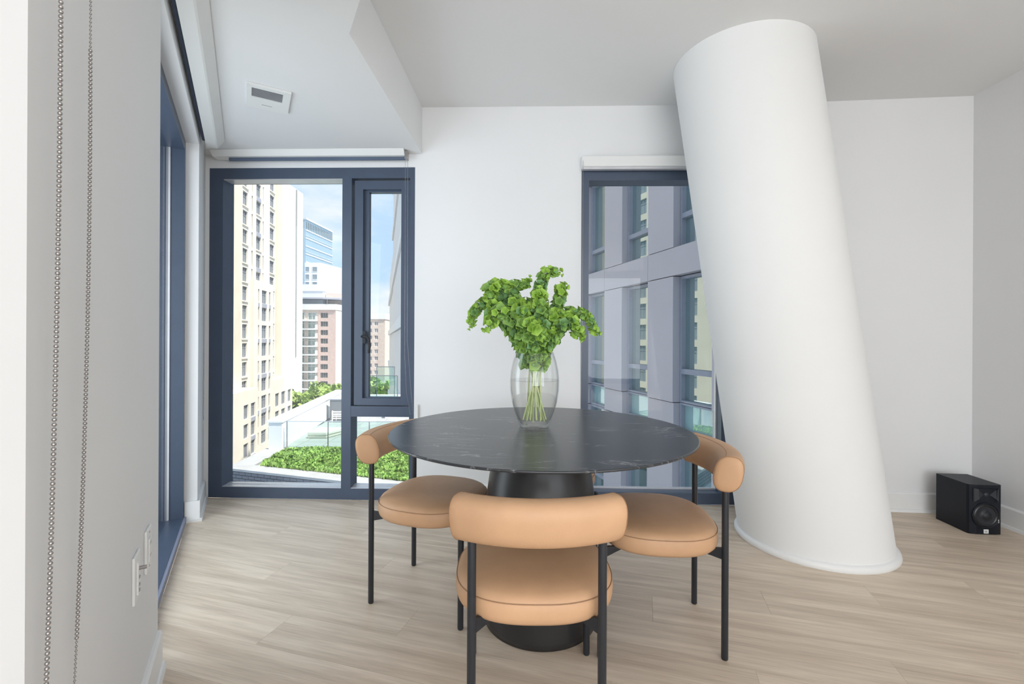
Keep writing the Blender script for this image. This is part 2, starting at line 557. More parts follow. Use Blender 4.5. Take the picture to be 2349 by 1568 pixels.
def baseboard(name, a, b, s0, s1, extra=None):
    loc, rz, L = seg(a, b)
    m = MB()
    m.extrude_x([(0.0, 0.0), (0.0, 0.125), (-0.008, 0.125), (-0.014, 0.116), (-0.014, 0.0)][::-1], s0, s1)
    m.extrude_x([(-0.014, 0.0), (-0.014, 0.018), (-0.020, 0.016), (-0.026, 0.0)][::-1], s0, s1)
    if extra: extra(m)
    o = m.build(name, 'trim'); o.location = loc; o.rotation_euler = (0, 0, rz)
    return tag(o, kind='structure')
baseboard('baseboard_left', PC, LB, 0.0, 1.066)
baseboard('baseboard_corner', PC, LB, 2.487, 2.945, lambda m: (m.box(2.485, 2.501, -0.014, 0.062, 0, 0.125), m.box(2.474, 2.485, -0.026, 0.055, 0, 0.018)))
baseboard('baseboard_back', LB, AE, 1.475, 2.605)
baseboard('baseboard_far', AE, BE, 0.0, (BE - AE).length)
baseboard('baseboard_right', BE, RR, 0.0, 7.1)
baseboard('baseboard_near', LR, PC, 0.05, (PC - LR).length)

# ---------------- windows
def pane(name, parent, x0, x1, z0, z1, y, mat='glass', t=0.008):
    return MB().box(x0, x1, y, y + t, z0, z1).build(name, mat, parent)

w1 = local_struct('window_1', LB, AE)
m = MB()
frame_rect(m, 0.03, 1.47, 0.0, 2.29, 0.095, 0.035, 0.075, 0.073, 0.004, 0.125)
m.build('frame', 'frame', w1)
MB().box(0.965, 1.030, 0.002, 0.125, 0.075, 2.217).build('mullion', 'frame', w1)
MB().box(1.030, 1.435, 0.004, 0.125, 0.572, 0.645).build('transom', 'frame', w1)
pane('glass_pane', w1, 0.125, 0.965, 0.075, 2.217, 0.100)
pane('glass_pane', w1, 1.030, 1.435, 0.075, 0.572, 0.100)
m = MB()
m.box(0.125, 0.965, 0.060, 0.100, 0.075, 0.083); m.box(1.030, 1.435, 0.060, 0.100, 0.075, 0.083)
m.box(0.125, 0.965, 0.012, 0.100, 2.212, 2.217)  # pale light under the head, put into a silver strip
m.box(0.125, 0.965, 0.008, 0.060, 0.075, 0.079); m.box(1.030, 1.435, 0.008, 0.060, 0.075, 0.079)  # sky glare on the sill top, put into silver strips
m.build('glazing_strip', 'silver', w1)
sash = frame_rect(MB(), 1.046, 1.437, 0.650, 2.205, 0.058, 0.066, 0.048, 0.060, 0.018, 0.090).build('sash', 'frame', w1)
m = frame_rect(MB(), 1.104, 1.371, 0.698, 2.145, 0.034, 0.004, 0.006, 0.012, 0.045, 0.085)
m.build('sash_gasket', 'frame', sash)
pane('glass_pane', sash, 1.138, 1.367, 0.702, 2.135, 0.060)
m = MB()
m.box(1.108, 1.132, 0.004, 0.018, 1.075, 1.165)
m.build('handle_plate', 'gasket', sash, bevel=0.003)
m = MB()
m.tube([(1.120, 0.006, 1.125), (1.120, -0.035, 1.125), (1.135, -0.046, 1.127), (1.160, -0.046, 1.122), (1.170, -0.046, 1.105), (1.176, -0.046, 1.06), (1.170, -0.046, 1.012)], [0.009, 0.009, 0.010, 0.010, 0.010, 0.0095, 0.007], 10)
m.build('handle_lever', 'gasket', sash)

w2 = local_struct('window_2', LB, AE)
frame_rect(MB(), 2.61, 3.675, 0.0, 2.27, 0.052, 0.115, 0.075, 0.075, 0.004, 0.125).build('frame', 'frame', w2)
pane('glass_pane', w2, 2.662, 3.560, 0.075, 2.195, 0.105)
m = MB()
m.box(2.662, 3.560, 0.085, 0.105, 0.075, 0.085); m.box(3.552, 3.560, 0.080, 0.105, 0.085, 2.195)
m.build('glazing_strip', 'silver', w2)

w3 = local_struct('window_rear_added', RR, LR)  # unseen window added behind the camera for the rear fill
m = frame_rect(MB(), 0.35, 3.85, 0.10, 2.55, 0.07, 0.07, 0.08, 0.07, 0.10, 0.20)
m.box(1.49, 1.55, 0.10, 0.20, 0.18, 2.48); m.box(2.66, 2.72, 0.10, 0.20, 0.18, 2.48)
m.build('frame', 'frame', w3)

w4 = local_struct('window_side_added', BE, RR)  # unseen window added in the right wall for the side fill
m = frame_rect(MB(), 4.15, 6.45, 0.25, 2.5, 0.06, 0.06, 0.07, 0.06, 0.10, 0.20)
m.box(5.27, 5.33, 0.10, 0.20, 0.32, 2.44)
m.build('frame', 'frame', w4)

d1 = local_struct('door_1', PC, LB)
m = frame_rect(MB(), 1.078, 2.495, 0.0, 2.285, 0.045, 0.030, 0.040, 0.060, 0.066, 0.34)
m.build('frame', 'frame', d1)
MB().box(1.078, 2.495, 0.053, 0.066, 0.0, 0.038).build('sill_lip', 'lip', d1)
pane('glass_pane', d1, 1.123, 2.465, 0.040, 2.225, 0.145)
m = MB()
m.box(2.459, 2.465, 0.135, 0.145, 0.04, 2.225)
m.build('glazing_strip', 'silver', d1)

# ---------------- roller shades
def beads_mesh(m, pts, r):
    for p in pts:
        x, y, z = p
        m.add([(x + r, y, z), (x - r, y, z), (x, y + r, z), (x, y - r, z), (x, y, z + r), (x, y, z - r)],
              [(0, 2, 4), (2, 1, 4), (1, 3, 4), (3, 0, 4), (2, 0, 5), (1, 2, 5), (3, 1, 5), (0, 3, 5)], True)
    return m

def small_chain(parent, path_a, path_b, r=0.0021, pitch=0.0062):
    pts = []
    path = [Vector(p) for p in path_a + path_b]
    for i in range(len(path) - 1):
        d = path[i + 1] - path[i]
        n = max(1, int(d.length / pitch))
        pts += [path[i] + d * (k / n) for k in range(n)]
    o = beads_mesh(MB(), pts, r).build('bead_chain', 'chrome', parent)
    o['kind'] = 'stuff'
    m = MB(); m.tube(path, 0.0007, 5); m.build('chain_cord', 'chrome', parent)

loc, rz, L = seg(PC, LB)
s1 = empty('roller_shade', loc, rz, 'white roller shade cassette mounted along the ceiling above the balcony door', 'roller shade', 'roller shades')
m = MB(); m.extrude_x([(-0.128, SOF - 0.001), (-0.128, SOF - 0.008), (-0.092, SOF - 0.062), (-0.084, SOF - 0.066), (-0.030, SOF - 0.066), (-0.026, SOF - 0.001)], 0.8, 2.60)
m.build('cassette', 'plastic', s1)
m = MB(); m.tube([(0.82, -0.016, SOF - 0.030), (2.58, -0.016, SOF - 0.030)], 0.0085, 12); m.build('rolled_fabric', 'fabric', s1)
small_chain(s1, [(2.625, -0.018, SOF - 0.01), (2.625, -0.018, 0.62), (2.64, -0.018, 0.60)], [(2.655, -0.018, 0.585), (2.672, -0.018, 0.60), (2.70, -0.018, 1.2), (2.705, -0.018, SOF - 0.01)])

loc, rz, L = seg(LB, AE)
s2 = empty('roller_shade', loc, rz, 'slim white roller shade above the city window with opening casement', 'roller shade', 'roller shades')
m = MB(); m.extrude_x([(-0.100, SOF - 0.001), (-0.100, SOF - 0.006), (-0.070, SOF - 0.036), (-0.012, SOF - 0.040), (-0.012, SOF - 0.001)], 0.10, 1.415)
m.build('cassette', 'plastic', s2)
MB().box(0.20, 1.415, -0.052, -0.040, SOF - 0.060, SOF - 0.037).build('rolled_fabric', 'fabric', s2, bevel=0.004)
m = MB(); m.box(1.415, 1.435, -0.075, -0.03, SOF - 0.06, SOF - 0.005); m.build('end_bracket', 'chrome', s2, bevel=0.004)
small_chain(s2, [(1.418, -0.060, SOF - 0.05), (1.420, -0.060, 1.0), (1.432, -0.055, 0.75), (1.452, -0.035, 0.60)], [(1.470, -0.020, 0.60), (1.455, -0.04, 0.80), (1.436, -0.055, 1.1), (1.434, -0.060, SOF - 0.05)])
m = MB(); m.box(1.486, 1.502, -0.016, 0.0, 0.55, 0.66); m.build('chain_tensioner', 'plastic', s2, bevel=0.004)

s3 = empty('roller_shade', loc, rz, 'white roller shade cassette over the window behind the leaning column', 'roller shade', 'roller shades')
MB().box(2.606, 3.686, -0.062, -0.001, 2.268, 2.337).build('cassette', 'plastic', s3, bevel=0.004)
MB().box(2.610, 3.682, -0.050, -0.020, 2.252, 2.268).build('hem_bar', 'silver', s3)
small_chain(s3, [(2.612, -0.066, 2.30), (2.610, -0.066, 1.2), (2.603, -0.05, 0.55)], [(2.607, -0.045, 0.55), (2.612, -0.058, 1.2), (2.613, -0.06, 2.25)])

# ---------------- near bead chain of a shade out of frame
nc = empty('shade_chain', (-0.65, 0.66, 0.0), 0, 'long silver bead chain hanging in front of the near left wall', 'chain')
bead = MB()
bead.lathe([(0.0009, -0.0030), (0.0019, -0.0024), (0.0028, -0.0012), (0.0030, 0.0), (0.0028, 0.0012), (0.0019, 0.0024), (0.0009, 0.0030)], 10)
bead_me = bead.mesh('bead'); bead_me.materials.append(M['chrome'])
rest = []
def strand(top, mid, bot):
    T, Mi, B = Vector(top), Vector(mid), Vector(bot)
    def at(z):                                  # quadratic through the three heights
        t = (z - 0.60) / (1.60 - 0.60); t = max(-0.12, min(1.9, t))
        if t > 1: return T
        a = B * (2 * (t - .5) * (t - 1)) + Mi * (-4 * t * (t - 1)) + T * (2 * t * (t - .5))
        return a
    zs = []; z = 0.50
    line = []
    while z < 2.37:
        p = at(z)
        q = Vector((p.x + 0.65, p.y - 0.66, z))
        line.append(q)
        if 0.605 < z < 1.60:
            o = bpy.data.objects.new('bead', bead_me); COL.objects.link(o); o.parent = nc; o.location = q
        else:
            rest.append(q)
        z += 0.0070
    m = MB(); m.tube(line[::6] + [line[-1]], 0.0008, 5); m.build('chain_cord', 'chrome', nc)
    return line
l1 = strand((-0.6545, 0.658), (-0.6545, 0.6535), (-0.655, 0.6418))
l2 = strand((-0.725, 0.780), (-0.725, 0.7765), (-0.7266, 0.762))
a, b = l1[0], l2[0]
loop = [a, a * 0.8 + b * 0.2 - Vector((0, 0, 0.02)), (a + b) / 2 - Vector((0, 0, 0.028)), a * 0.2 + b * 0.8 - Vector((0, 0, 0.02)), b]
m = MB(); m.tube(loop, 0.0008, 5); m.build('chain_cord', 'chrome', nc)
for i in range(4):
    for k in range(1, 6): rest.append(loop[i] + (loop[i + 1] - loop[i]) * (k / 6))
o = beads_mesh(MB(), rest, 0.0026).build('bead_run', 'chrome', nc); o['kind'] = 'stuff'

# ---------------- outlets on near left wall
loc, rz, L = seg(PC, LB)
def plate(s, z, label, coax):
    e = empty('wall_plate', loc_pt(PC, LB, s, 0, z), rz, label, 'outlet', 'wall plates')
    m = MB(); m.box(-0.037, 0.037, -0.007, 0.0, -0.062, 0.062); m.build('cover', 'plastic', e, bevel=0.0025)
    if coax:
        m = MB(); m.box(-0.012, 0.012, -0.010, -0.007, -0.045, 0.040); m.build('jack_panel', 'plastic', e)
        m = MB(); m.tube([(0.0, -0.007, 0.022), (0.0, -0.026, 0.022)], 0.005, 10); m.build('coax_connector', 'chrome', e)
        for dz in (0.0, -0.02, -0.035):
            MB().box(-0.005, 0.005, -0.0115, -0.010, dz - 0.005, dz + 0.002).build('jack', 'joint', e)
    else:
        m = MB(); m.box(-0.0165, 0.0165, -0.010, -0.007, -0.034, 0.034); r = m.build('receptacle', 'plastic', e, bevel=0.001)
        for dz in (0.018, -0.018):
            for dx in (-0.006, 0.006):
                MB().box(dx - 0.0012, dx + 0.0012, -0.0105, -0.0095, dz - 0.004, dz + 0.005).build('slot', 'joint', r)
        for dz in (0.05, -0.05):
            m = MB(); m.tube([(0, -0.007, dz), (0, -0.0085, dz)], 0.003, 8); m.build('screw', 'chrome', e)
    return e
plate(0.696, 0.472, 'white wall plate with a protruding grey coax connector', True)
plate(0.862, 0.480, 'white electrical outlet plate nearest the balcony door', False)

# ---------------- ceiling vent
d = (LB - PC).normalized()
ve = empty('ceiling_vent', (-1.294, 2.407, SOF), math.atan2(d.y, d.x), 'white square vent with grey louvred grille in the dropped ceiling', 'vent')
pl = MB()
for (x0, x1, y0, y1) in ((-0.125, -0.097, -0.10, 0.10), (-0.001, 0.125, -0.10, 0.10), (-0.097, -0.001, -0.10, -0.064), (-0.097, -0.001, 0.078, 0.10)):
    pl.box(x0, x1, y0, y1, -0.012, -0.0005)
pl.build('cover', 'plastic', ve)
MB().box(-0.097, -0.001, -0.064, 0.078, -0.003, -0.0007).build('grille_back', 'grille', ve)
for k in range(9):
    x = -0.093 + k * 0.0108
    MB().box(x, x + 0.004, -0.064, 0.078, -0.010, -0.003).build('louvre', 'grille', ve)
MB().box(0.070, 0.074, -0.02, 0.03, -0.0128, -0.012).build('latch', 'grille', ve)

# ------------------------------------------------------------------ leaning column
co = empty('column', (1.66, 2.555, 0), 0, 'thick white round concrete column leaning from floor to ceiling', 'column')
def cring(z, r, n=72):
    t = z / CEIL
    cx = 1.683 + (1.308 - 1.683) * t; cy = 2.548 + (2.618 - 2.548) * t
    return [(cx - 1.66 + r * math.cos(2 * PI * k / n), cy - 2.555 + r * math.sin(2 * PI * k / n), z) for k in range(n)]
def loft(rings, smooth=True):
    m = MB(); n = len(rings[0]); v = [p for r in rings for p in r]; f = []
    for i in range(len(rings) - 1):
        for k in range(n):
            k2 = (k + 1) % n
            f.append((i * n + k, i * n + k2, (i + 1) * n + k2, (i + 1) * n + k))
    m.add(v, f, smooth)
    return m
loft([cring(z, 0.366 + 0.004 * (1 - z / CEIL)) for z in [i * CEIL / 12 for i in range(13)]]).build('shaft', 'column', co)
loft([cring(0.0, 0.385), cring(0.008, 0.389), cring(0.024, 0.387), cring(0.034, 0.379), cring(0.036, 0.368)]).build('base_ring', 'trim', co)


# ------------------------------------------------------------------ dining table
TX, TY = 0.117, 1.832
tb = empty('dining_table', (TX, TY, 0), 0, 'round black stone-topped dining table on a drum pedestal', 'table')
m = MB(); m.lathe([(0.10, 0.722), (0.50, 0.726), (0.575, 0.737), (0.592, 0.742), (0.594, 0.746), (0.592, 0.7495), (0.590, 0.750)], 128)
m.build('tabletop', 'slate', tb)
m = MB(); m.lathe([(0.214, 0.0), (0.222, 0.004), (0.224, 0.03), (0.224, 0.16), (0.222, 0.35), (0.217, 0.48), (0.205, 0.57), (0.182, 0.66), (0.150, 0.722)], 96)
m.build('pedestal', 'pedestal', tb)

# ------------------------------------------------------------------ chairs
def superellipse(a, b, n, cnt=72, ey=0.0):
    out = []
    for k in range(cnt):
        t = 2 * PI * k / cnt
        c, s = math.cos(t), math.sin(t)
        out.append((a * abs(c) ** (2 / n) * (1 if c >= 0 else -1), ey + b * abs(s) ** (2 / n) * (1 if s >= 0 else -1)))
    return out

def make_chair_meshes():
    R = {}
    base = superellipse(0.231, 0.218, 2.6, 72, -0.008)
    def ring(sc, z): return [(x * sc, (y + 0.008) * sc - 0.008, z) for x, y in base]
    prof = [(0.05, 0.364), (0.86, 0.364), (0.94, 0.368), (0.98, 0.378), (0.996, 0.391), (1.0, 0.405), (0.996, 0.418), (0.982, 0.428), (0.955, 0.438), (0.89, 0.447), (0.72, 0.455), (0.45, 0.459), (0.15, 0.460), (0.02, 0.460)]
    m = loft([ring(*p) for p in prof])
    m.add(ring(*prof[-1]), [list(range(72))], True); m.add(ring(*prof[0]), [list(range(72))[::-1]])
    R['seat'] = (m.mesh('seat'), 'leather')
    m = MB(); m.tube(ring(0.988, 0.4275), 0.0014, 6, closed=True); R['seat_piping'] = (m.mesh('seat_piping'), 'seam')
    # backrest bolster: oval section swept along an arc (ends turn forward)
    Rad, half = 0.43, 0.199
    am = math.asin(half / Rad)
    cy = -0.262 + Rad
    rings = []; n = 36; N = 20
    def sec(a, sc=1.0, push=0.0):
        c = Vector((Rad * math.sin(a), cy - Rad * math.cos(a), 0.652))
        t = Vector((math.cos(a), math.sin(a), 0)); nr = Vector((math.sin(a), -math.cos(a), 0))
        out = []
        for k in range(n):
            ph = 2 * PI * k / n
            u = math.cos(ph); w = math.sin(ph)
            uu = abs(u) ** 0.80 * (1 if u > 0 else -1); ww = abs(w) ** 0.80 * (1 if w > 0 else -1)
            lean = -0.16 * ww * 0.064
            out.append(tuple(c + t * push + nr * (0.046 * uu * sc + lean * -1) + Vector((0, 0, 0.061 * ww * sc))))
        return out
    sign = lambda a: 1 if a > 0 else -1
    rings.append(sec(-am, 0.05, -0.010)); rings.append(sec(-am, 0.60, -0.009)); rings.append(sec(-am, 0.90, -0.006)); rings.append(sec(-am, 0.98, -0.002))
    for i in range(N + 1):
        a = -am + 2 * am * i / N
        rings.append(sec(a))
    rings.append(sec(am, 0.98, 0.002)); rings.append(sec(am, 0.90, 0.006)); rings.append(sec(am, 0.60, 0.009)); rings.append(sec(am, 0.05, 0.010))
    m = loft(rings); m.add(rings[0], [list(range(n))]); m.add(rings[-1], [list(range(n))[::-1]])
    R['backrest'] = (m.mesh('backrest'), 'leather')
    m = MB()
    m.tube(sec(-am, 1.0, -0.001), 0.0012, 6, closed=True); m.tube(sec(am, 1.0, 0.001), 0.0012, 6, closed=True)
    m.tube([sec(-am + 2 * am * i / 24)[11] for i in range(25)], 0.0010, 5)
    R['backrest_piping'] = (m.mesh('backrest_piping'), 'seam')
    def leg(x, y, top):
        m = MB(); m.tube([(x, y, 0.0), (x, y, 0.004), (x, y, top)], [0.0095, 0.0115, 0.0115], 16)
        return (m.mesh('leg'), 'black')
    R['legs'] = [leg(-0.169, -0.215, 0.63), leg(0.169, -0.215, 0.63), leg(-0.200, 0.215, 0.385), leg(0.200, 0.215, 0.385)]
    brs = []
    for (x, y) in ((-0.169, -0.215), (0.169, -0.215), (-0.200, 0.215), (0.200, 0.215)):
        p = Vector((x, y)); q = p * 0.35
        dd = (q - p).normalized(); nn = Vector((-dd.y, dd.x)) * 0.006
        m = MB()
        v = []
        for pt, z0, z1 in ((p, 0.346, 0.388), (p * 0.75, 0.350, 0.370), (q, 0.353, 0.366)):
            for sg in (-1, 1):
                for z in (z0, z1): v.append((pt.x + nn.x * sg, pt.y + nn.y * sg, z))
        f = []
        for i in range(2):
            b = i * 4
            f += [(b, b + 4, b + 5, b + 1), (b + 3, b + 7, b + 6, b + 2), (b + 1, b + 5, b + 7, b + 3), (b + 2, b + 6, b + 4, b)]
        f += [(0, 1, 3, 2), (8, 10, 11, 9)]
        m.add(v, f)
        brs.append((m.mesh('bracket'), 'black'))
    R['brackets'] = brs
    m = MB(); m.box(-0.09, 0.09, -0.08, 0.08, 0.352, 0.366); R['mount_plate'] = (m.mesh('mount_plate'), 'black')
    for me, mat in [R[k] for k in ('seat', 'seat_piping', 'backrest', 'backrest_piping', 'mount_plate')] + R['legs'] + R['brackets']:
        me.materials.append(M[mat])
    return R
CH = make_chair_meshes()
def chair(origin, facing, label):
    rz = math.atan2(facing[1], facing[0]) - PI / 2
    e = empty('dining_chair', (origin[0], origin[1], 0), rz, label, 'chair', 'chairs around the dining table')
    def part(name, me, par):
        o = bpy.data.objects.new(name, me); COL.objects.link(o); o.parent = par; return o
    s = part('seat', CH['seat'][0], e); part('piping', CH['seat_piping'][0], s)
    b = part('backrest', CH['backrest'][0], e); part('piping', CH['backrest_piping'][0], b)
    for me, _ in CH['legs']: part('leg', me, e)
    for me, _ in CH['brackets']: part('bracket', me, e)
    part('mount_plate', CH['mount_plate'][0], e)
    return e
def from_legs(mid, facing):
    f = Vector(facing).normalized()
    return (mid[0] + f.x * 0.215, mid[1] + f.y * 0.215)
chair(from_legs((0.068, 1.176), (0, 1)), (0, 1), 'tan leather chair in front of the table with its back to the viewer')
chair(from_legs((-0.532, 2.0725), (0.945, -0.33)), (0.945, -0.33), 'tan leather chair left of the table beside the city window')
chair(from_legs((0.760, 1.7525), (-0.995, 0.085)), (-0.995, 0.085), 'tan leather chair right of the table beside the leaning column')
chair(from_legs((0.20, 2.595), (0.0, -1)), (0.0, -1), 'tan leather chair mostly hidden behind the table pedestal')

# ------------------------------------------------------------------ vase with bells of Ireland
VX, VY, VZ = 0.094, 1.885, 0.7502
va = empty('glass_vase', (VX, VY, VZ), 0, 'clear egg-shaped glass vase half full of water on the table', 'vase')
outer = [(0.054, 0.0), (0.060, 0.004), (0.070, 0.025), (0.083, 0.060), (0.094, 0.105), (0.1005, 0.150), (0.1015, 0.190), (0.098, 0.230), (0.090, 0.268), (0.079, 0.302), (0.0775, 0.306)]
inner = [(0.0755, 0.306), (0.0765, 0.301), (0.087, 0.267), (0.095, 0.229), (0.0985, 0.190), (0.0975, 0.150), (0.091, 0.105), (0.080, 0.061), (0.067, 0.028), (0.055, 0.012)]
m = MB(); m.lathe(outer + inner, 72, close_bottom=True, close_top=True)
m.build('glass_body', 'vglass', va)
WL = 0.192
win = [(0.054, 0.0125), (0.0665, 0.0285), (0.0795, 0.0612), (0.0905, 0.105), (0.097, 0.150), (0.098, WL)]
m = MB(); m.lathe(win, 72)
m.build('water', 'water', va)
m = MB(); m.tube([(0.0978 * math.cos(2 * PI * k / 60), 0.0978 * math.sin(2 * PI * k / 60), WL) for k in range(60)], 0.0007, 5, closed=True)
m.build('water_line', 'vglass', va)

# bell calyx: ruffled funnel opening along +z
def bell_mesh(name, mat, seed):
    rnd = random.Random(seed)
    m = MB(); n = 10
    rows = [(0.0014, 0.0), (0.0056, 0.0040), (0.0100, 0.0100), (0.0138, 0.0155), (0.0172, 0.0175)]
    v = []
    for j, (r, z) in enumerate(rows):
        for k in range(n):
            a = 2 * PI * k / n
            w = 1 + (0.14 * math.cos(5 * a) + rnd.uniform(-.10, .10)) * (j / 4) ** 2
            v.append((r * w * math.cos(a), r * w * math.sin(a), z + rnd.uniform(-.0016, .0016) * (j / 4)))
    f = [(i * n + k, i * n + (k + 1) % n, (i + 1) * n + (k + 1) % n, (i + 1) * n + k) for i in range(len(rows) - 1) for k in range(n)]
    m.add(v, f, True)
    me = m.mesh(name); me.materials.append(M[mat]); return me
BELLS = [bell_mesh('bell', mt, i) for i, mt in enumerate(['bell', 'bell', 'bell2', 'bell3', 'bell', 'bell2', 'bell3', 'bell'])]
def bez(pts, n):
    """Catmull-Rom through pts"""
    P = [Vector(p) for p in pts]; P = [P[0] * 2 - P[1]] + P + [P[-1] * 2 - P[-2]]
    out = []
    for i in range(1, len(P) - 2):
        for k in range(n):
            t = k / n
            a, b, c, d = P[i - 1], P[i], P[i + 1], P[i + 2]
            out.append(0.5 * ((2 * b) + (c - a) * t + (2 * a - 5 * b + 4 * c - d) * t * t + (3 * b - a - 3 * c + d) * t ** 3))
    out.append(P[-2])
    return out
def stalk(label, foot, pts, start, sz=1.0, tip=0.75, tuft=False, group='bell flower stalks in the vase'):
    """foot: (x,y,z) in the vase; pts beyond; start: fraction of length where bells begin"""
    rnd = random.Random(len(label) * 13 + int(foot[0] * 10000))
    e = empty('flower_stalk', (VX, VY, VZ), 0, label, 'flower', group)
    foot = (foot[0] * rnd.choice((1.45, 1.2, -0.9, -1.3)) + rnd.uniform(-.008, .008), foot[1] * rnd.choice((1.2, -1.0)), foot[2] + rnd.uniform(-.004, .012))
    line = bez([foot] + pts, 14)
    m = MB(); nL = len(line)
    m.tube(line, [0.0034 - 0.0018 * i / nL for i in range(nL)], 7); m.build('stem', 'stem', e)
    cum = [0.0]
    for i in range(1, nL): cum.append(cum[-1] + (line[i] - line[i - 1]).length)
    L = cum[-1]
    def at(s):
        for i in range(1, nL):
            if cum[i] >= s:
                t = (s - cum[i - 1]) / max(1e-9, cum[i] - cum[i - 1])
                return line[i - 1].lerp(line[i], t), (line[i] - line[i - 1]).normalized()
        return line[-1], (line[-1] - line[-2]).normalized()
    s = start * L; k = 0
    while s < L:
        p, t = at(s)
        fr = (s - start * L) / max(1e-6, L - start * L)
        scale = sz * (1.0 - (1 - tip) * fr)
        q = t.to_track_quat('Z', 'Y').to_matrix()
        nb = 5
        for j in range(nb):
            a = 2 * PI * j / nb + k * 0.52 + rnd.uniform(-.2, .2)
            dirn = q @ Vector((math.cos(a), math.sin(a), 0.45 + rnd.uniform(-.6, .6)))
            dirn.normalize()
            pos = p + dirn * (0.006 + rnd.uniform(0, .013)) * scale
            rr = math.hypot(pos.x, pos.y)
            if pos.z < 0.305 and rr + 0.018 > 0.074: continue
            if pos.z < 0.245: continue
            me = BELLS[rnd.randrange(8)] if fr < 0.8 or rnd.random() < .4 else BELLS[2]
            o = bpy.data.objects.new('bell', me); COL.objects.link(o); o.parent = e
            o.location = pos
            o.rotation_mode = 'QUATERNION'
            o.rotation_quaternion = dirn.to_track_quat('Z', 'Y')
            sc = scale * rnd.uniform(0.7, 1.35); o.scale = (sc, sc, sc)
        s += 0.0142 * (0.75 + 0.25 * scale) * rnd.uniform(0.8, 1.25); k += 1
    # loose bells at the tip
    p, t = at(L)
    for j in range(5):
        dirn = (t * 0.6 + Vector((rnd.uniform(-.8, .8), rnd.uniform(-.8, .8), rnd.uniform(-.8, .8)))).normalized()
        o = bpy.data.objects.new('bell', BELLS[2]); COL.objects.link(o); o.parent = e
        o.location = p + dirn * (0.010 + 0.004 * j); o.rotation_mode = 'QUATERNION'; o.rotation_quaternion = dirn.to_track_quat('Z', 'Y')
        o.scale = (tip * sz * 0.8,) * 3
    return e
def V(px, pz, y): return ((px - 1226) * 0.0018, y, (976 - pz) * 0.0018)
stalk('green bell flower stalk arching farthest left and drooping at its tip', (0.030, 0.01, 0.022), [V(1216, 810, 0.02), V(1188, 748, 0.03), V(1148, 698, 0.03), V(1110, 693, 0.02), V(1088, 712, 0.01), V(1082, 738, 0.01)], 0.48, 0.92, 0.7)
stalk('green bell flower stalk humped at the upper left of the bouquet', (0.020, -0.02, 0.022), [V(1214, 806, 0.01), V(1190, 730, 0.0), V(1162, 672, -0.01), V(1138, 655, -0.01), V(1122, 672, -0.02)], 0.45, 1.12, 0.9)
stalk('small green bell flower stalk curling right at the top left', (0.0, 0.03, 0.022), [V(1220, 806, 0.04), V(1196, 720, 0.07), V(1170, 662, 0.08), V(1180, 648, 0.08), V(1212, 640, 0.08)], 0.62, 0.85, 0.75)
stalk('tallest green bell flower stalk bending right at the top of the bouquet', (-0.015, 0.0, 0.022), [V(1226, 806, 0.0), V(1230, 730, 0.01), V(1236, 668, 0.02), V(1243, 632, 0.02), V(1258, 617, 0.02), V(1276, 620, 0.02)], 0.42, 1.1, 0.6)
stalk('straight green bell flower stalk rising at the upper right', (-0.030, 0.015, 0.022), [V(1238, 806, 0.02), V(1262, 738, 0.04), V(1281, 690, 0.05), V(1290, 654, 0.05)], 0.42, 0.98, 0.8)
stalk('green bell flower stalk arching farthest right past the window edge', (-0.025, -0.015, 0.022), [V(1236, 808, 0.0), V(1262, 748, -0.01), V(1300, 716, -0.01), V(1338, 720, -0.01), V(1356, 740, -0.01), V(1362, 756, -0.01)], 0.42, 0.98, 0.62)
stalk('green bell flower stalk leaning low to the right with a bushy tip', (-0.035, -0.03, 0.022), [V(1240, 810, -0.03), V(1262, 764, -0.05), V(1292, 742, -0.06), V(1314, 744, -0.06), V(1320, 762, -0.06)], 0.46, 1.05, 0.85)
stalk('green bell flower stalk curving left at the front of the bouquet', (0.035, -0.02, 0.022), [V(1210, 810, -0.02), V(1186, 752, -0.05), V(1156, 718, -0.06), V(1132, 722, -0.06), V(1124, 745, -0.06)], 0.44, 1.05, 0.85)
G = 'inner stalks of the bouquet'
stalk('short green bell flower stalk leaning left at the front, just above the vase rim', (0.010, -0.03, 0.022), [V(1222, 812, -0.03), V(1206, 752, -0.06), V(1192, 706, -0.07)], 0.42, 1.15, 0.95, group=G)
stalk('short green bell flower stalk rising straight up in front of the tallest stalk', (-0.010, -0.03, 0.022), [V(1228, 812, -0.03), V(1236, 752, -0.06), V(1238, 702, -0.07), V(1232, 676, -0.06)], 0.40, 1.12, 0.85, group=G)
stalk('short green bell flower stalk at the back left of the bouquet middle', (0.000, 0.02, 0.022), [V(1222, 812, 0.02), V(1214, 742, 0.05), V(1200, 692, 0.06)], 0.42, 1.1, 0.9, group=G)
stalk('short green bell flower stalk right of the centre below the upper right stalk', (-0.020, -0.01, 0.022), [V(1236, 812, -0.01), V(1256, 762, -0.02), V(1272, 722, -0.03)], 0.42, 1.1, 0.9, group=G)
stalk('short green bell flower stalk low on the left flank above the vase rim', (0.020, 0.02, 0.022), [V(1214, 812, 0.01), V(1192, 772, 0.0), V(1174, 736, 0.0)], 0.44, 1.08, 0.95, group=G)
stalk('short green bell flower stalk lowest at the front centre over the vase mouth', (-0.005, -0.04, 0.022), [V(1226, 815, -0.035), V(1222, 778, -0.065), V(1220, 748, -0.085)], 0.44, 1.1, 1.0, group=G)
stalk('short green bell flower stalk low on the right flank behind the bushy stalk', (-0.030, 0.03, 0.022), [V(1244, 815, 0.03), V(1262, 782, 0.04), V(1282, 752, 0.05)], 0.46, 1.0, 0.9, group=G)

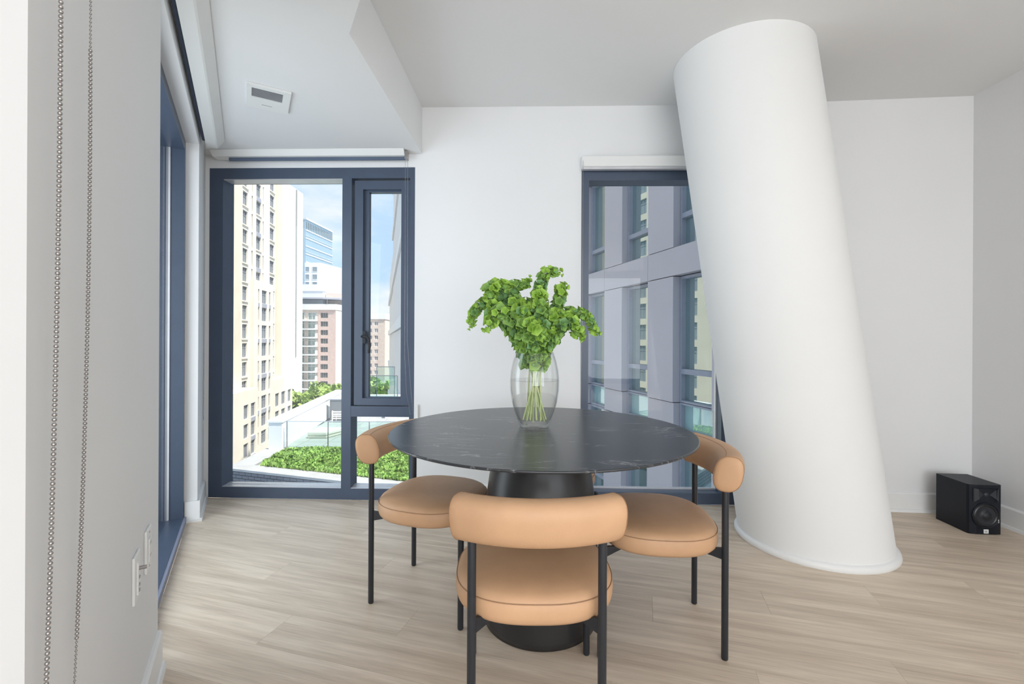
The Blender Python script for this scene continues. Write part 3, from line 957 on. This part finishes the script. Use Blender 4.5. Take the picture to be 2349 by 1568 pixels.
stalk('green bell flower stalk filling the left flank between the two left arches', (0.028, 0.0, 0.022), [V(1206, 812, 0.0), V(1178, 758, 0.01), V(1150, 716, 0.0), V(1128, 704, -0.01)], 0.44, 1.12, 0.9, group=G)
stalk('green bell flower stalk filling the upper left below the curled tip', (0.012, 0.01, 0.022), [V(1214, 812, 0.02), V(1196, 740, 0.02), V(1178, 690, 0.02), V(1168, 668, 0.02)], 0.42, 1.15, 0.9, group=G)
stalk('green bell flower stalk filling the right side under the arching stalk', (-0.022, -0.02, 0.022), [V(1242, 812, -0.02), V(1266, 768, -0.03), V(1290, 738, -0.03), V(1304, 726, -0.03)], 0.44, 1.08, 0.9, group=G)

# ------------------------------------------------------------------ studio speaker on the floor
sd = Vector((2.823 - 2.644, 2.614 - 2.629)).normalized()
sp = empty('speaker', (2.735, 2.622, 0.001), math.atan2(sd.y, sd.x), 'black two-way studio speaker on the floor against the far wall', 'speaker')
m = MB()
m.prism([(-0.090, 0.018), (-0.084, 0.006), (-0.05, 0.0), (0.05, 0.0), (0.084, 0.006), (0.090, 0.018), (0.090, 0.225), (-0.090, 0.225)], 0.0, 0.284)
m.build('cabinet', 'speaker', sp)
FZ = 0.108
m = MB(); v = []
def disc_ring(name, prof, mat, par, cx=0.0, cz=FZ, n=48):
    m = MB(); vv = []; ff = []
    for r, y in prof:
        for k in range(n):
            a = 2 * PI * k / n; vv.append((cx + r * math.cos(a), y, cz + r * math.sin(a)))
    for i in range(len(prof) - 1):
        for k in range(n):
            k2 = (k + 1) % n; ff.append((i * n + k, i * n + k2, (i + 1) * n + k2, (i + 1) * n + k))
    m.add(vv, ff, True)
    return m.build(name, mat, par)
disc_ring('woofer_ring', [(0.0745, 0.002), (0.0745, -0.004), (0.070, -0.006), (0.066, -0.003), (0.064, 0.0)], 'speaker', sp)
disc_ring('woofer_surround', [(0.066, -0.002), (0.061, -0.006), (0.055, -0.006), (0.051, -0.002)], 'rubber', sp)
disc_ring('woofer_cone', [(0.052, -0.002), (0.04, -0.0008), (0.020, -0.0005), (0.018, -0.005), (0.010, -0.009), (0.0005, -0.010)], 'cone', sp)
m = MB()
m.prism([(-0.068, 0.0), (0.068, 0.0), (0.060, -0.004), (-0.060, -0.004)], 0.190, 0.264)
wg = m.build('waveguide', 'speaker', sp)
for s in (-1, 1):
    m = MB(); m.add([(s * 0.066, -0.003, 0.186), (s * 0.066, -0.003, 0.266), (s * 0.050, -0.013, 0.262), (s * 0.046, -0.013, 0.205), (s * 0.05, -0.006, 0.262), (s * 0.016, -0.004, 0.228)], [(0, 1, 2, 3), (2, 4, 3), (3, 4, 5)])
    m.build('waveguide_fin', 'cone', wg)
disc_ring('tweeter', [(0.015, -0.004), (0.0135, -0.006), (0.008, -0.009), (0.0005, -0.0105)], 'cone', wg, 0.0, 0.228, 32)
bd = MB().box(-0.0125, 0.0125, -0.003, 0.0005, 0.006, 0.029).build('badge', 'logo', sp)
cu = bpy.data.curves.new('badge_text', 'FONT'); cu.body = 'JBL'; cu.size = 0.0105; cu.align_x = 'CENTER'; cu.extrude = 0.0002
to = bpy.data.objects.new('badge_text_tmp', cu); COL.objects.link(to)
bpy.context.view_layer.update()
me = bpy.data.meshes.new_from_object(to.evaluated_get(bpy.context.evaluated_depsgraph_get()))
bpy.data.objects.remove(to)
tx = link('badge_text', me, bd, 'logodark'); tx.location = (0, -0.0034, 0.0135); tx.rotation_euler = (PI / 2, 0, 0)
m = MB(); m.box(0.062, 0.066, -0.0055, -0.003, 0.070, 0.088); m.build('side_mark', 'logo', sp)


# ------------------------------------------------------------------ outside: ground, terrace, buildings
GR = -31.0
def H(h): return CAM_H + h
g = MB(); g.box(-500, 400, 5, 700, GR - 1, GR)
tag(g.build('ground', 'asphalt'), kind='structure')

WIN = {}
def win_mesh(w, h, fr, bars, mat, pane_mat):
    key = (round(w, 2), round(h, 2), fr, bars, mat, pane_mat)
    if key not in WIN:
        m = frame_rect(MB(), 0, w, 0, h, fr, fr, fr, fr, 0, 0.12)
        if bars & 1: m.box(w / 2 - fr * .4, w / 2 + fr * .4, 0.02, 0.12, fr, h - fr)
        if bars & 2: m.box(fr, w - fr, 0.02, 0.12, h * .68 - fr * .4, h * .68 + fr * .4)
        me = m.mesh('window'); me.materials.append(M[mat])
        p = MB().add([(fr, 0.09, fr), (w - fr, 0.09, fr), (w - fr, 0.09, h - fr), (fr, 0.09, h - fr)], [(0, 1, 2, 3)]).mesh('pane')
        WIN[key] = (me, p)
    return WIN[key]
def window(parent, x0, x1, z0, z1, y, fr=0.10, bars=1, mat='wingframe', pane_mat='farpane'):
    me, p = win_mesh(x1 - x0, z1 - z0, fr, bars, mat, pane_mat)
    if not p.materials: p.materials.append(M[pane_mat])
    o = bpy.data.objects.new('window', me); COL.objects.link(o); o.parent = parent; o.location = (x0, y, z0)
    q = bpy.data.objects.new('pane', p); COL.objects.link(q); q.parent = o
    return o
def boxpart(name, parent, mat, *a):
    return MB().box(*a).build(name, mat, parent)

# ---- beige tower
td = Vector((-0.156, 0.988)).normalized()
tw = empty('apartment_tower', (-44.74, 74.06, 0), math.atan2(td.y, td.x), 'tall beige stone tower with columns of windows at the left edge of the view', 'building')
rows = [(H(24.8 - 3.2 * k - 2.4), H(24.8 - 3.2 * k)) for k in range(-4, 12)]
holes = []
for a, b in rows:
    holes += [(1.96, 3.9, a, b), (7.6, 9.7, a, b), (14.2, 16.5, a, b), (5.55, 6.1, a - 0.2, b + 0.2), (10.6, 11.1, a - 0.2, b + 0.2)]
facade(-1.0, 20.3, GR, H(40), holes, 0.35).build('wall', 'beige2', tw)
boxpart('roof_mass', tw, 'beige', -1.0, 20.3, 0.5, 18, GR, H(40))
boxpart('pilaster', tw, 'beige', -3.6, -0.2, -0.6, 6, GR, H(40))
boxpart('end_pier', tw, 'beige', 17.2, 20.3, -0.25, 0.1, H(-9), H(40))
for k, (a, b) in enumerate(rows):
    window(tw, 1.96, 3.9, a, b, 0.22, 0.12, 3); window(tw, 7.6, 9.7, a, b, 0.22, 0.12, 3); window(tw, 14.2, 16.5, a, b, 0.22, 0.12, 3)
    window(tw, 5.55, 6.1, a - 0.2, b + 0.2, 0.22, 0.08, 0); window(tw, 10.6, 11.1, a - 0.2, b + 0.2, 0.22, 0.08, 0)
    boxpart('sill', tw, 'beige2', 1.7, 4.1, -0.18, 0.0, a - 0.22, a - 0.02); boxpart('sill', tw, 'beige2', 14.0, 16.7, -0.18, 0.0, a - 0.22, a - 0.02)
    if k % 2: boxpart('spandrel', tw, 'spand', 7.65, 9.65, -0.06, 0.0, a - 0.78, a - 0.03)
    else: boxpart('sill', tw, 'beige2', 7.4, 9.9, -0.15, 0.0, a - 0.22, a - 0.02)
# projecting bay and lower blocks of the tower
def bayface(name, x0, x1, z0, z1, holes, y, mat, depth):
    o = facade(x0, x1, z0, z1, holes, 0.3).build(name, mat, tw); o.location = (0, y, 0)
    m = MB(); m.box(x0, x0 + 0.02, 0.0, depth, z0, z1); m.box(x1 - 0.02, x1, 0.0, depth, z0, z1); m.box(x0, x1, 0.0, depth, z1, z1 + 0.03); m.box(x0, x1, 0.34, 0.36, z0, z1)
    c = m.build('return', mat, tw); c.location = (0, y, 0)
h = []
brow = [(H(8.8 - 3.2 * k - 2.4), H(8.8 - 3.2 * k)) for k in range(0, 9)]
for a, b in brow: h += [(6.69, 7.29, a, b), (8.44, 10.77, a, b), (11.9, 12.7, a, b)]
bayface('bay_wall', 4.8, 14.1, GR, H(10.3), h, -0.7, 'beige2', 0.7)
for k, (a, b) in enumerate(brow):
    for x0, x1, br in ((6.69, 7.29, 0), (8.44, 10.77, 3), (11.9, 12.7, 0)):
        window(tw, x0, x1, a, b, -0.50, 0.11, br)
        if k % 2 == 1: boxpart('spandrel', tw, 'spand', x0 + 0.03, x1 - 0.03, -0.76, -0.7, b + 0.04, b + 0.76)
h = []
lrow = [(H(-10.3 - 3.0 * k - 2.2), H(-10.3 - 3.0 * k)) for k in range(4)]
for a, b in lrow: h += [(-4.9, -3.2, a, b), (-2.2, -0.5, a, b)]
bayface('low_wall', -9.0, 0.6, GR, H(-8.1), h, -3.0, 'beige2', 3.0)
for a, b in lrow:
    window(tw, -4.9, -3.2, a, b, -2.80, 0.10, 1); window(tw, -2.2, -0.5, a, b, -2.80, 0.10, 3)
    boxpart('spandrel', tw, 'spand', -2.2, -0.5, -3.06, -3.0, a - 0.7, a - 0.08)
h = []
lrow2 = [(H(-10.8 - 3.5 * k - 2.6), H(-10.8 - 3.5 * k)) for k in range(3)]
for a, b in lrow2: h += [(14.9, 17.0, a, b), (18.4, 20.7, a, b), (22.3, 24.3, a, b)]
bayface('low_wall', 14.1, 25.2, GR, H(-8.0), h, -0.9, 'beige2', 8.0)
for a, b in lrow2:
    for x0, x1 in ((14.9, 17.0), (18.4, 20.7), (22.3, 24.3)): window(tw, x0, x1, a, b, -0.70, 0.11, 1)

# ---- second beige block nearer along the street, mirrored in the wing's windows
t2 = empty('stone_apartment_block', (-41.0, 40.0, 0), math.atan2(td.y, td.x), 'beige stone apartment block mirrored in the windows of the lilac wing', 'building')
hs = []                                        # openings of the block
for k in range(13):
    zt = H(24.8 - 3.2 * k)
    for x0 in (1.0, 4.4, 7.8, 11.2, 14.6, 18.0): hs.append((x0, x0 + 1.7, zt - 2.3, zt))
facade(-6.0, 21.5, GR, H(32), hs, 0.3).build('wall', 'beige', t2)
boxpart('roof_mass', t2, 'beige', -6.0, 21.5, 0.5, 16, GR, H(32))
for x0, x1, z0, z1 in hs: window(t2, x0, x1, z0, z1, 0.18, 0.11, 3)

# ---- white tower
wt = empty('white_tower', (-71.4, 138, 0), PI / 2, 'blank white high-rise wall between the beige tower and the sky', 'building')
m = MB(); m.prism([(0, 0), (17.0, 0), (19.0, 1.2), (19.0, 18), (0, 18)], GR, H(49.3)); m.build('wall', 'white', wt)
boxpart('joint_strip', wt, 'joint', 11.8, 12.35, -0.25, 0.0, H(-6), H(49.0))
# ---- glass tower
gd = Vector((2.0, 24.5)).normalized()
gt = empty('glass_office_tower', (-90.9, 200, 0), math.atan2(gd.y, gd.x), 'pale blue glass office tower in the distance', 'building')
boxpart('glass_body', gt, 'curtain', 0, 24.6, 0, 16, GR, H(52.4))
boxpart('roof_edge', gt, 'pale', -0.2, 24.8, -0.3, 16, H(52.4), H(53.1))
for k in range(13):
    z = H(47.6 - 3.5 * k)
    boxpart('floor_band', gt, 'pale', 0, 24.6, -0.22, 0.0, z, z + 0.45)
    if k % 2: boxpart('floor_band', gt, 'pale', 0, 24.6, -0.18, 0.0, z + 1.2, z + 1.35)
for k in range(17):
    boxpart('fin', gt, 'grey', 0.6 + k * 1.45, 0.95 + k * 1.45, -0.2, 0.0, H(48.4), H(51.6))
# ---- white mid-rise in front of it
wm = empty('white_midrise', (-81.2, 178, 0), 0, 'white mid-rise block with grey corner windows below the glass tower', 'building')
boxpart('wall', wm, 'white', 0, 6.0, 0, 14, GR, H(29.8))
m = MB(); m.prism([(6.0, 0), (9.2, 13.8), (6.0, 14.5)], GR, H(29.8)); m.build('side_wall', 'white', wm)
for k in range(6):
    z = H(28.2 - 2.95 * k)
    window(wm, 0.1, 1.9, z - 2.1, z, -0.12, 0.15, 0, 'winwhite'); window(wm, 2.9, 5.0, z - 2.1, z, -0.12, 0.15, 0, 'winwhite')
# ---- brick block with balconies
bb = empty('brick_apartments', (-80.4, 160, 0), 0, 'pink brick apartment block with a stack of white balconies', 'building')
brs = [(H(9.1 - 3.0 * k - 1.75), H(9.1 - 3.0 * k)) for k in range(11)]
h = []
for a, b in brs: h += [(1.0, 3.2, a, b), (13.1, 15.7, a, b)]
facade(0, 4.0, GR, H(10.2), [x for x in h if x[0] < 5], 0.3).build('wall', 'brick', bb)
facade(12.2, 18.4, GR, H(10.2), [x for x in h if x[0] > 5], 0.3).build('wall', 'brick', bb)
boxpart('core', bb, 'brick', 0.05, 18.3, 0.55, 12, GR, H(10.2))
boxpart('recess_wall', bb, 'brick2', 4.0, 12.2, 0.3, 0.5, GR, H(10.2))
m = MB(); m.prism([(18.4, 0), (20.6, 15.5), (18.4, 16)], GR, H(10.2)); m.build('side_wall', 'brick2', bb)
m = MB(); m.prism([(-0.3, -0.4), (18.5, -0.4), (21.0, 15.7), (18.4, 16.2), (-0.3, 12.3)], H(10.2), H(12.2)); m.build('cornice', 'white', bb)
for a, b in brs:
    for x0 in (1.0, 1.58, 2.16, 2.74): window(bb, x0, x0 + 0.46, a, b, 0.15, 0.03, 0, 'grey', 'darkpane')
    for x0 in (13.1, 13.8, 14.5, 15.2): window(bb, x0, x0 + 0.5, a, b, 0.15, 0.03, 0, 'grey', 'darkpane')
    window(bb, 4.5, 7.4, a - 0.7, b + 0.1, 0.12, 0.14, 3, 'winwhite', 'greenpane'); window(bb, 8.6, 11.5, a - 0.7, b + 0.1, 0.12, 0.14, 3, 'winwhite', 'greenpane')
    m = MB(); m.box(4.0, 12.1, -1.3, 0.2, a - 1.15, a - 0.75); m.box(4.0, 4.4, -1.3, 0.0, a - 0.75, a + 0.6); m.box(11.7, 12.1, -1.3, 0.0, a - 0.75, a + 0.6)
    m.build('balcony', 'white', bb)
boxpart('penthouse', bb, 'pale', 3.6, 12.2, 4, 12, H(12.2), H(17.2))
boxpart('penthouse_band', bb, 'white', 3.4, 12.4, 3.8, 12, H(17.2), H(19.6))
boxpart('penthouse_brick', bb, 'brick2', 12.4, 22.0, 6, 14, H(12.2), H(16.6))
m = MB(); m.prism([(0.8, -0.8), (14.0, -0.8), (19.0, 1.5), (21.0, 6), (0.8, 6)], H(14.0), H(14.5)); m.build('canopy', 'spand', bb)
for x in (1.2, 3.5, 15.5): boxpart('canopy_post', bb, 'grey', x, x + 0.15, -0.6, -0.45, H(12.2), H(14.0))
# ---- pale pink block seen through the casement
pb = empty('pink_apartments', (-66.5, 196, 0), 0, 'pale pink apartment block seen through the narrow casement', 'building')
boxpart('core', pb, 'brick2', 0, 11.6, 0.4, 10, GR, H(8.6)); boxpart('cornice', pb, 'white', -0.3, 11.9, -0.4, 10, H(8.6), H(11.2))
hs = []
for k in range(9):
    z = H(7.6 - 3.0 * k)
    hs += [(x0, x0 + w_, z - 1.8, z) for x0, w_ in ((0.6, 1.4), (4.6, 1.6), (7.2, 1.6))]
facade(0, 11.6, GR, H(8.6), hs, 0.3).build('wall', 'brick2', pb)
for x0, x1, z0, z1 in hs: window(pb, x0, x1, z0, z1, 0.14, 0.15, 1, 'winwhite')
boxpart('roof_plant', pb, 'pale', 1.0, 3.2, 2, 4, H(11.2), H(13.6))
# ---- slim pale building
sb = empty('slim_office_block', (-61.9, 222, 0), 0, 'slim pale block with one column of dark windows beside the pink apartments', 'building')
boxpart('wall', sb, 'pale', 0, 4.6, 0, 10, GR, H(10.6))
for k in range(9):
    z = H(9.0 - 2.6 * k); window(sb, 0.35, 2.0, z - 1.4, z, -0.12, 0.12, 1, 'winwhite')
# ---- pale panelled neighbour seen edge-on
nd = Vector((0.2745, -0.9616))
nb = empty('panelled_neighbour', (-25.7, 95.0, 0), math.atan2(nd.y, nd.x), 'pale panelled building receding along the right edge of the casement view', 'building')
boxpart('core', nb, 'pale', 36.5, 69.0, 0.12, 10, GR, H(32)); boxpart('core', nb, 'pale', 0, 36.5, 0.12, 10, GR, H(12.5))
for k in range(-2, 5):
    z = H(1.64 + 6.06 * k)
    boxpart('band', nb, 'white', 36.4, 69.2, -0.18, 0.12, z - 0.8, z)
    if k < 2: boxpart('band', nb, 'white', 0, 36.4, -0.18, 0.12, z - 0.8, z)
    for j in range(11):
        boxpart('panel', nb, 'pale', 36.6 + j * 2.95, 39.45 + j * 2.95, 0.0, 0.12, z + 0.04, z + 5.2)

# ---- trees
def tree(px, y, hc, rx, rz, label, n=900):
    X = px * y
    e = empty('street_tree', (X, y, GR), 0, label, 'tree', 'street trees')
    m = MB(); m.tube([(0, 0, 0), (0.2, 0, (H(hc) - GR) * 0.6), (0.1, 0.1, H(hc) - GR)], [0.45, 0.32, 0.15], 8); m.build('trunk', 'trunk', e)
    m = MB(); rnd = random.Random(int(y * 10 + px * 1000))
    for i in range(n):
        v = Vector((rnd.gauss(0, 1), rnd.gauss(0, 1), rnd.gauss(0, 1))).normalized() * (rnd.random() ** 0.35)
        v = v * (1 + 0.22 * math.sin(5 * v.x + 3 * v.y) * math.cos(4 * v.z))
        c = Vector((v.x * rx, v.y * rx, v.z * rz + H(hc) - GR))
        s = rnd.uniform(0.35, 0.85)
        a = Vector((rnd.gauss(0, 1), rnd.gauss(0, 1), rnd.gauss(0, 1))).normalized() * s
        b = a.cross(Vector((rnd.gauss(0, 1), rnd.gauss(0, 1), 1))).normalized() * s
        m.add([c - a, c + b, c + a, c - b], [(0, 1, 2, 3)])
    o = m.build('foliage', 'leaf', e); o['kind'] = 'stuff'
tree(-0.478, 106, -15.6, 3.4, 3.4, 'leafy green street tree in front of the beige lower block')
tree(-0.415, 118, -15.6, 5.2, 4.3, 'large lime green street tree below the balconies')
tree(-0.372, 110, -15.4, 4.8, 4.0, 'green street tree half hidden by the window mullion')
tree(-0.298, 120, -14.5, 4.6, 4.2, 'green street tree seen through the narrow casement')
tree(-0.262, 108, -15.0, 4.6, 4.0, 'green street tree beside the panelled neighbour')

# ---- roof terrace
TL = H(-4.0)
A = Vector((-8.75, 14.15)); Bq = Vector((-0.5, 11.6))
terr = empty('roof_terrace', (0, 0, TL), 0, 'lower roof terrace of the next building with pavers and dark brick edge', 'terrace')
m = MB(); m.prism([(A.x, A.y), (Bq.x, Bq.y), (0.6, 27), (-10.4, 27), (-8.95, 16.5)], GR - TL, -0.07); m.build('base', 'mortar', terr)
ed = (Bq - A).normalized(); en = Vector((-ed.y, ed.x)); eang = math.atan2(ed.y, ed.x)
def quad_off(a, b, off0, off1): return [(a + en * off0), (b + en * off0), (b + en * off1), (a + en * off1)]
cp = MB(); cp.prism([(p.x, p.y) for p in quad_off(A, Bq, -0.10, 0.42)], -0.07, 0.0); cp.build('coping', 'concrete', terr)
cp = MB(); cp.prism([(A.x - 0.06, A.y), (A.x + 0.62, A.y + 0.2), (-8.20, 16.6), (-8.95, 16.6)], -0.068, 0.002); cp.build('coping', 'concrete', terr)
bk = MB(); bk.box(0, 0.225, -0.10, 0.0, 0, 0.085); bme = bk.mesh('brick'); bme.materials.append(M['darkbrick'])
L = (Bq - A).length
for r in range(5):
    for k in range(int(L / 0.24)):
        o = bpy.data.objects.new('brick', bme); COL.objects.link(o); o.parent = terr
        p = A + ed * (k * 0.24 + (0.12 if r % 2 else 0.0))
        o.location = (p.x, p.y, -0.17 - r * 0.10); o.rotation_euler = (0, 0, eang)
pv = MB(); pv.box(0, 0.885, 0, 0.885, -0.06, 0); pme = pv.mesh('paver'); pme.materials.append(M['paver'])
for i in range(10):
    for j in range(11):
        x = -8.9 + i * 0.9; y = 16.75 + j * 0.9
        if x < -8.35 - 0.14 * (y - 16.4) + 0.0 and x + 0.885 < -8.3 - 0.14 * (y - 16.4): continue
        o = bpy.data.objects.new('paver', pme); COL.objects.link(o); o.parent = terr; o.location = (x, y, 0.0)
m = MB(); m.prism([(-8.30, 16.45), (-8.78, 16.45), (-10.2, 26.6), (-9.72, 26.6)], 0.0, 0.97); m.build('parapet', 'white', terr)
m = MB(); m.prism([(-8.27, 16.42), (-8.86, 16.42), (-10.28, 26.6), (-9.69, 26.6)], 0.97, 1.03); m.build('parapet_coping', 'white', terr)
m = MB(); m.box(-9.7, 0.5, 26.4, 26.8, 0, 0.75); m.build('parapet', 'white', terr)
# sedum lawn
gr_poly = [A + en * 0.42 + ed * 0.75, Bq + en * 0.42, Vector((-0.6, 16.5)), Vector((-8.15, 16.5))]
lawn = empty('sedum_lawn', (0, 0, TL), 0, 'strip of bright green sedum growing along the terrace edge', 'plants', kind='stuff')
m = MB(); m.prism([(p.x, p.y) for p in gr_poly], -0.02, 0.015); m.build('soil', 'soil', lawn)
rnd = random.Random(3); m = MB()
def inpoly(x, y):
    n = len(gr_poly); ok = False; j = n - 1
    for i in range(n):
        a, b = gr_poly[i], gr_poly[j]
        if (a.y > y) != (b.y > y) and x < (b.x - a.x) * (y - a.y) / (b.y - a.y) + a.x: ok = not ok
        j = i
    return ok
cnt = 0
while cnt < 16000:
    x = rnd.uniform(-8.6, -0.4); y = rnd.uniform(11.6, 16.5)
    if not inpoly(x, y): continue
    cnt += 1
    hgt = 0.05 + 0.07 * rnd.random() + 0.03 * math.sin(2.1 * x) * math.cos(1.7 * y)
    a = rnd.uniform(0, PI); w = rnd.uniform(0.03, 0.06); tx_, ty_ = rnd.uniform(-.05, .05), rnd.uniform(-.05, .05)
    m.add([(x - w * math.cos(a), y - w * math.sin(a), 0.01), (x + w * math.cos(a), y + w * math.sin(a), 0.01), (x + tx_ + w * .6 * math.cos(a), y + ty_ + w * .6 * math.sin(a), hgt), (x + tx_ - w * .6 * math.cos(a), y + ty_ - w * .6 * math.sin(a), hgt)], [(0, 1, 2, 3)])
o = m.build('foliage', 'grass', lawn); o['kind'] = 'stuff'
# glass guard rail
gg = empty('glass_guardrail', (-8.2, 16.58, TL), 0, 'clear glass guardrail between the sedum lawn and the terrace pavers', 'railing')
for k in range(5):
    boxpart('glass_panel', gg, 'railglass', 0.02 + k * 1.5, 1.48 + k * 1.5, 0.0, 0.012, 0.05, 0.98)
    boxpart('clamp', gg, 'chrome', 0.0 + k * 1.5, 0.03 + k * 1.5, -0.02, 0.03, 0.0, 1.0)
boxpart('top_rail', gg, 'silver', 0.0, 7.5, -0.008, 0.02, 0.98, 1.005)
# furniture on the terrace
db = empty('daybed', (-8.2, 18.3, TL), 0, 'low beige outdoor daybed against the white parapet', 'daybed')
m = MB(); m.prism([(0, 0), (0.75, 0), (1.15, 1.0), (0.0, 1.0)], 0.02, 0.12); m.build('base', 'cushion', db)
m = MB(); m.prism([(0, -0.02), (0.77, -0.02), (1.18, 1.0), (0.0, 1.0)], 0.12, 0.26); m.build('cushion', 'cushion', db, bevel=0.03)
cb = empty('equipment_cabinet', (-8.95, 22.4, TL), 0, 'dark grey equipment cabinet on the far side of the terrace', 'cabinet')
boxpart('body', cb, 'grey', 0, 0.82, 0, 0.6, 0.0, 1.0); boxpart('lid', cb, 'spand', -0.03, 0.85, -0.03, 0.63, 1.0, 1.05); boxpart('door', cb, 'grey', 0.06, 0.76, -0.015, 0.0, 0.08, 0.92)
ch = empty('slatted_chair', (-8.62, 21.8, TL), 0, 'white slatted outdoor chair in front of the grey cabinet', 'chair')
for x in (0.0, 0.62): boxpart('post', ch, 'winwhite', x, x + 0.05, 0, 0.05, 0.0, 0.56); boxpart('post', ch, 'winwhite', x, x + 0.05, 0.5, 0.55, 0.0, 0.35)
for k in range(4): boxpart('slat', ch, 'winwhite', 0.05, 0.62, 0.0, 0.03, 0.16 + k * 0.105, 0.22 + k * 0.105)
for k in range(4): boxpart('seat_slat', ch, 'winwhite', 0.0, 0.67, 0.06 + k * 0.12, 0.15 + k * 0.12, 0.33, 0.355)
gs = empty('glass_screen', (-8.25, 25.6, TL), 0, 'green tinted glass screen at the far end of the terrace', 'screen')
boxpart('pane', gs, 'railglass', 0, 1.8, 0, 0.02, 0.1, 1.95); boxpart('pane', gs, 'railglass', 0.62, 1.62, 0.1, 0.12, 1.4, 2.42)
boxpart('post', gs, 'grey', -0.04, 0.0, -0.02, 0.04, 0, 1.95); boxpart('post', gs, 'grey', 1.8, 1.84, -0.02, 0.04, 0, 1.95); boxpart('rail', gs, 'grey', 0, 1.8, -0.02, 0.04, 1.93, 1.97)
boxpart('rail', gs, 'grey', 0.6, 1.64, 0.09, 0.13, 2.42, 2.46); boxpart('post', gs, 'grey', 0.6, 0.63, 0.09, 0.13, 0.0, 2.42); boxpart('post', gs, 'grey', 1.61, 1.64, 0.09, 0.13, 0.0, 2.42)
pt = empty('planter_box', (-6.4, 23.0, TL), 0.2, 'long white planter box with low green plants on the terrace', 'planter')
boxpart('box', pt, 'white', 0, 2.6, 0, 0.5, 0, 0.40)
m = MB()
for i in range(500):
    x = rnd.uniform(.05, 2.55); y = rnd.uniform(.05, .45); s = .06
    m.add([(x - s, y, .38), (x + s, y, .38), (x + rnd.uniform(-.1, .1), y + rnd.uniform(-.08, .08), rnd.uniform(.48, .62))], [(0, 1, 2)])
o = m.build('plants', 'grass', pt); o['kind'] = 'stuff'

# ---- wing facade behind the second window
wd = Vector((0.272, -0.962)).normalized()
wg_ = empty('building_wing', (1.79, 13.0, 0), math.atan2(wd.y, wd.x), 'lilac grey panelled building wing with recessed windows outside the right window', 'building')
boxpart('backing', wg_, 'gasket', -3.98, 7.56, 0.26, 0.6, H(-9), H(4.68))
FL = 2.93
for f in range(-2, 2):
    zs = H(1.22 + f * FL)
    for b in range(-2, 4):
        x0 = -0.12 + b * 1.92
        # spandrel panel above this storey's windows
        if f == -1 or f == -2:
            boxpart('spandrel_panel', wg_, 'panel', x0 + 0.004, x0 + 0.86, 0.02, 0.25, zs + 0.01, zs + 0.53)
            window(wg_, x0 + 0.87, x0 + 1.91, zs, zs + 0.55, 0.15, 0.045, 0, 'wingframe', 'wingspand')
        else:
            boxpart('spandrel_panel', wg_, 'panel', x0 + 0.004, x0 + 1.916, 0.0, 0.25, zs + 0.008, zs + 0.532)
        boxpart('pilaster_panel', wg_, 'panel', x0 + 0.004, x0 + 0.86, 0.0, 0.25, zs - 2.385, zs - 0.008)
        # storey window: fixed light over a low vent light
        window(wg_, x0 + 0.87, x0 + 1.91, zs - 1.80, zs - 0.01, 0.15, 0.05, 0, 'wingframe', 'wingpane')
        window(wg_, x0 + 0.87, x0 + 1.91, zs - 2.39, zs - 1.80, 0.15, 0.045, 0, 'wingframe', 'wingpane')
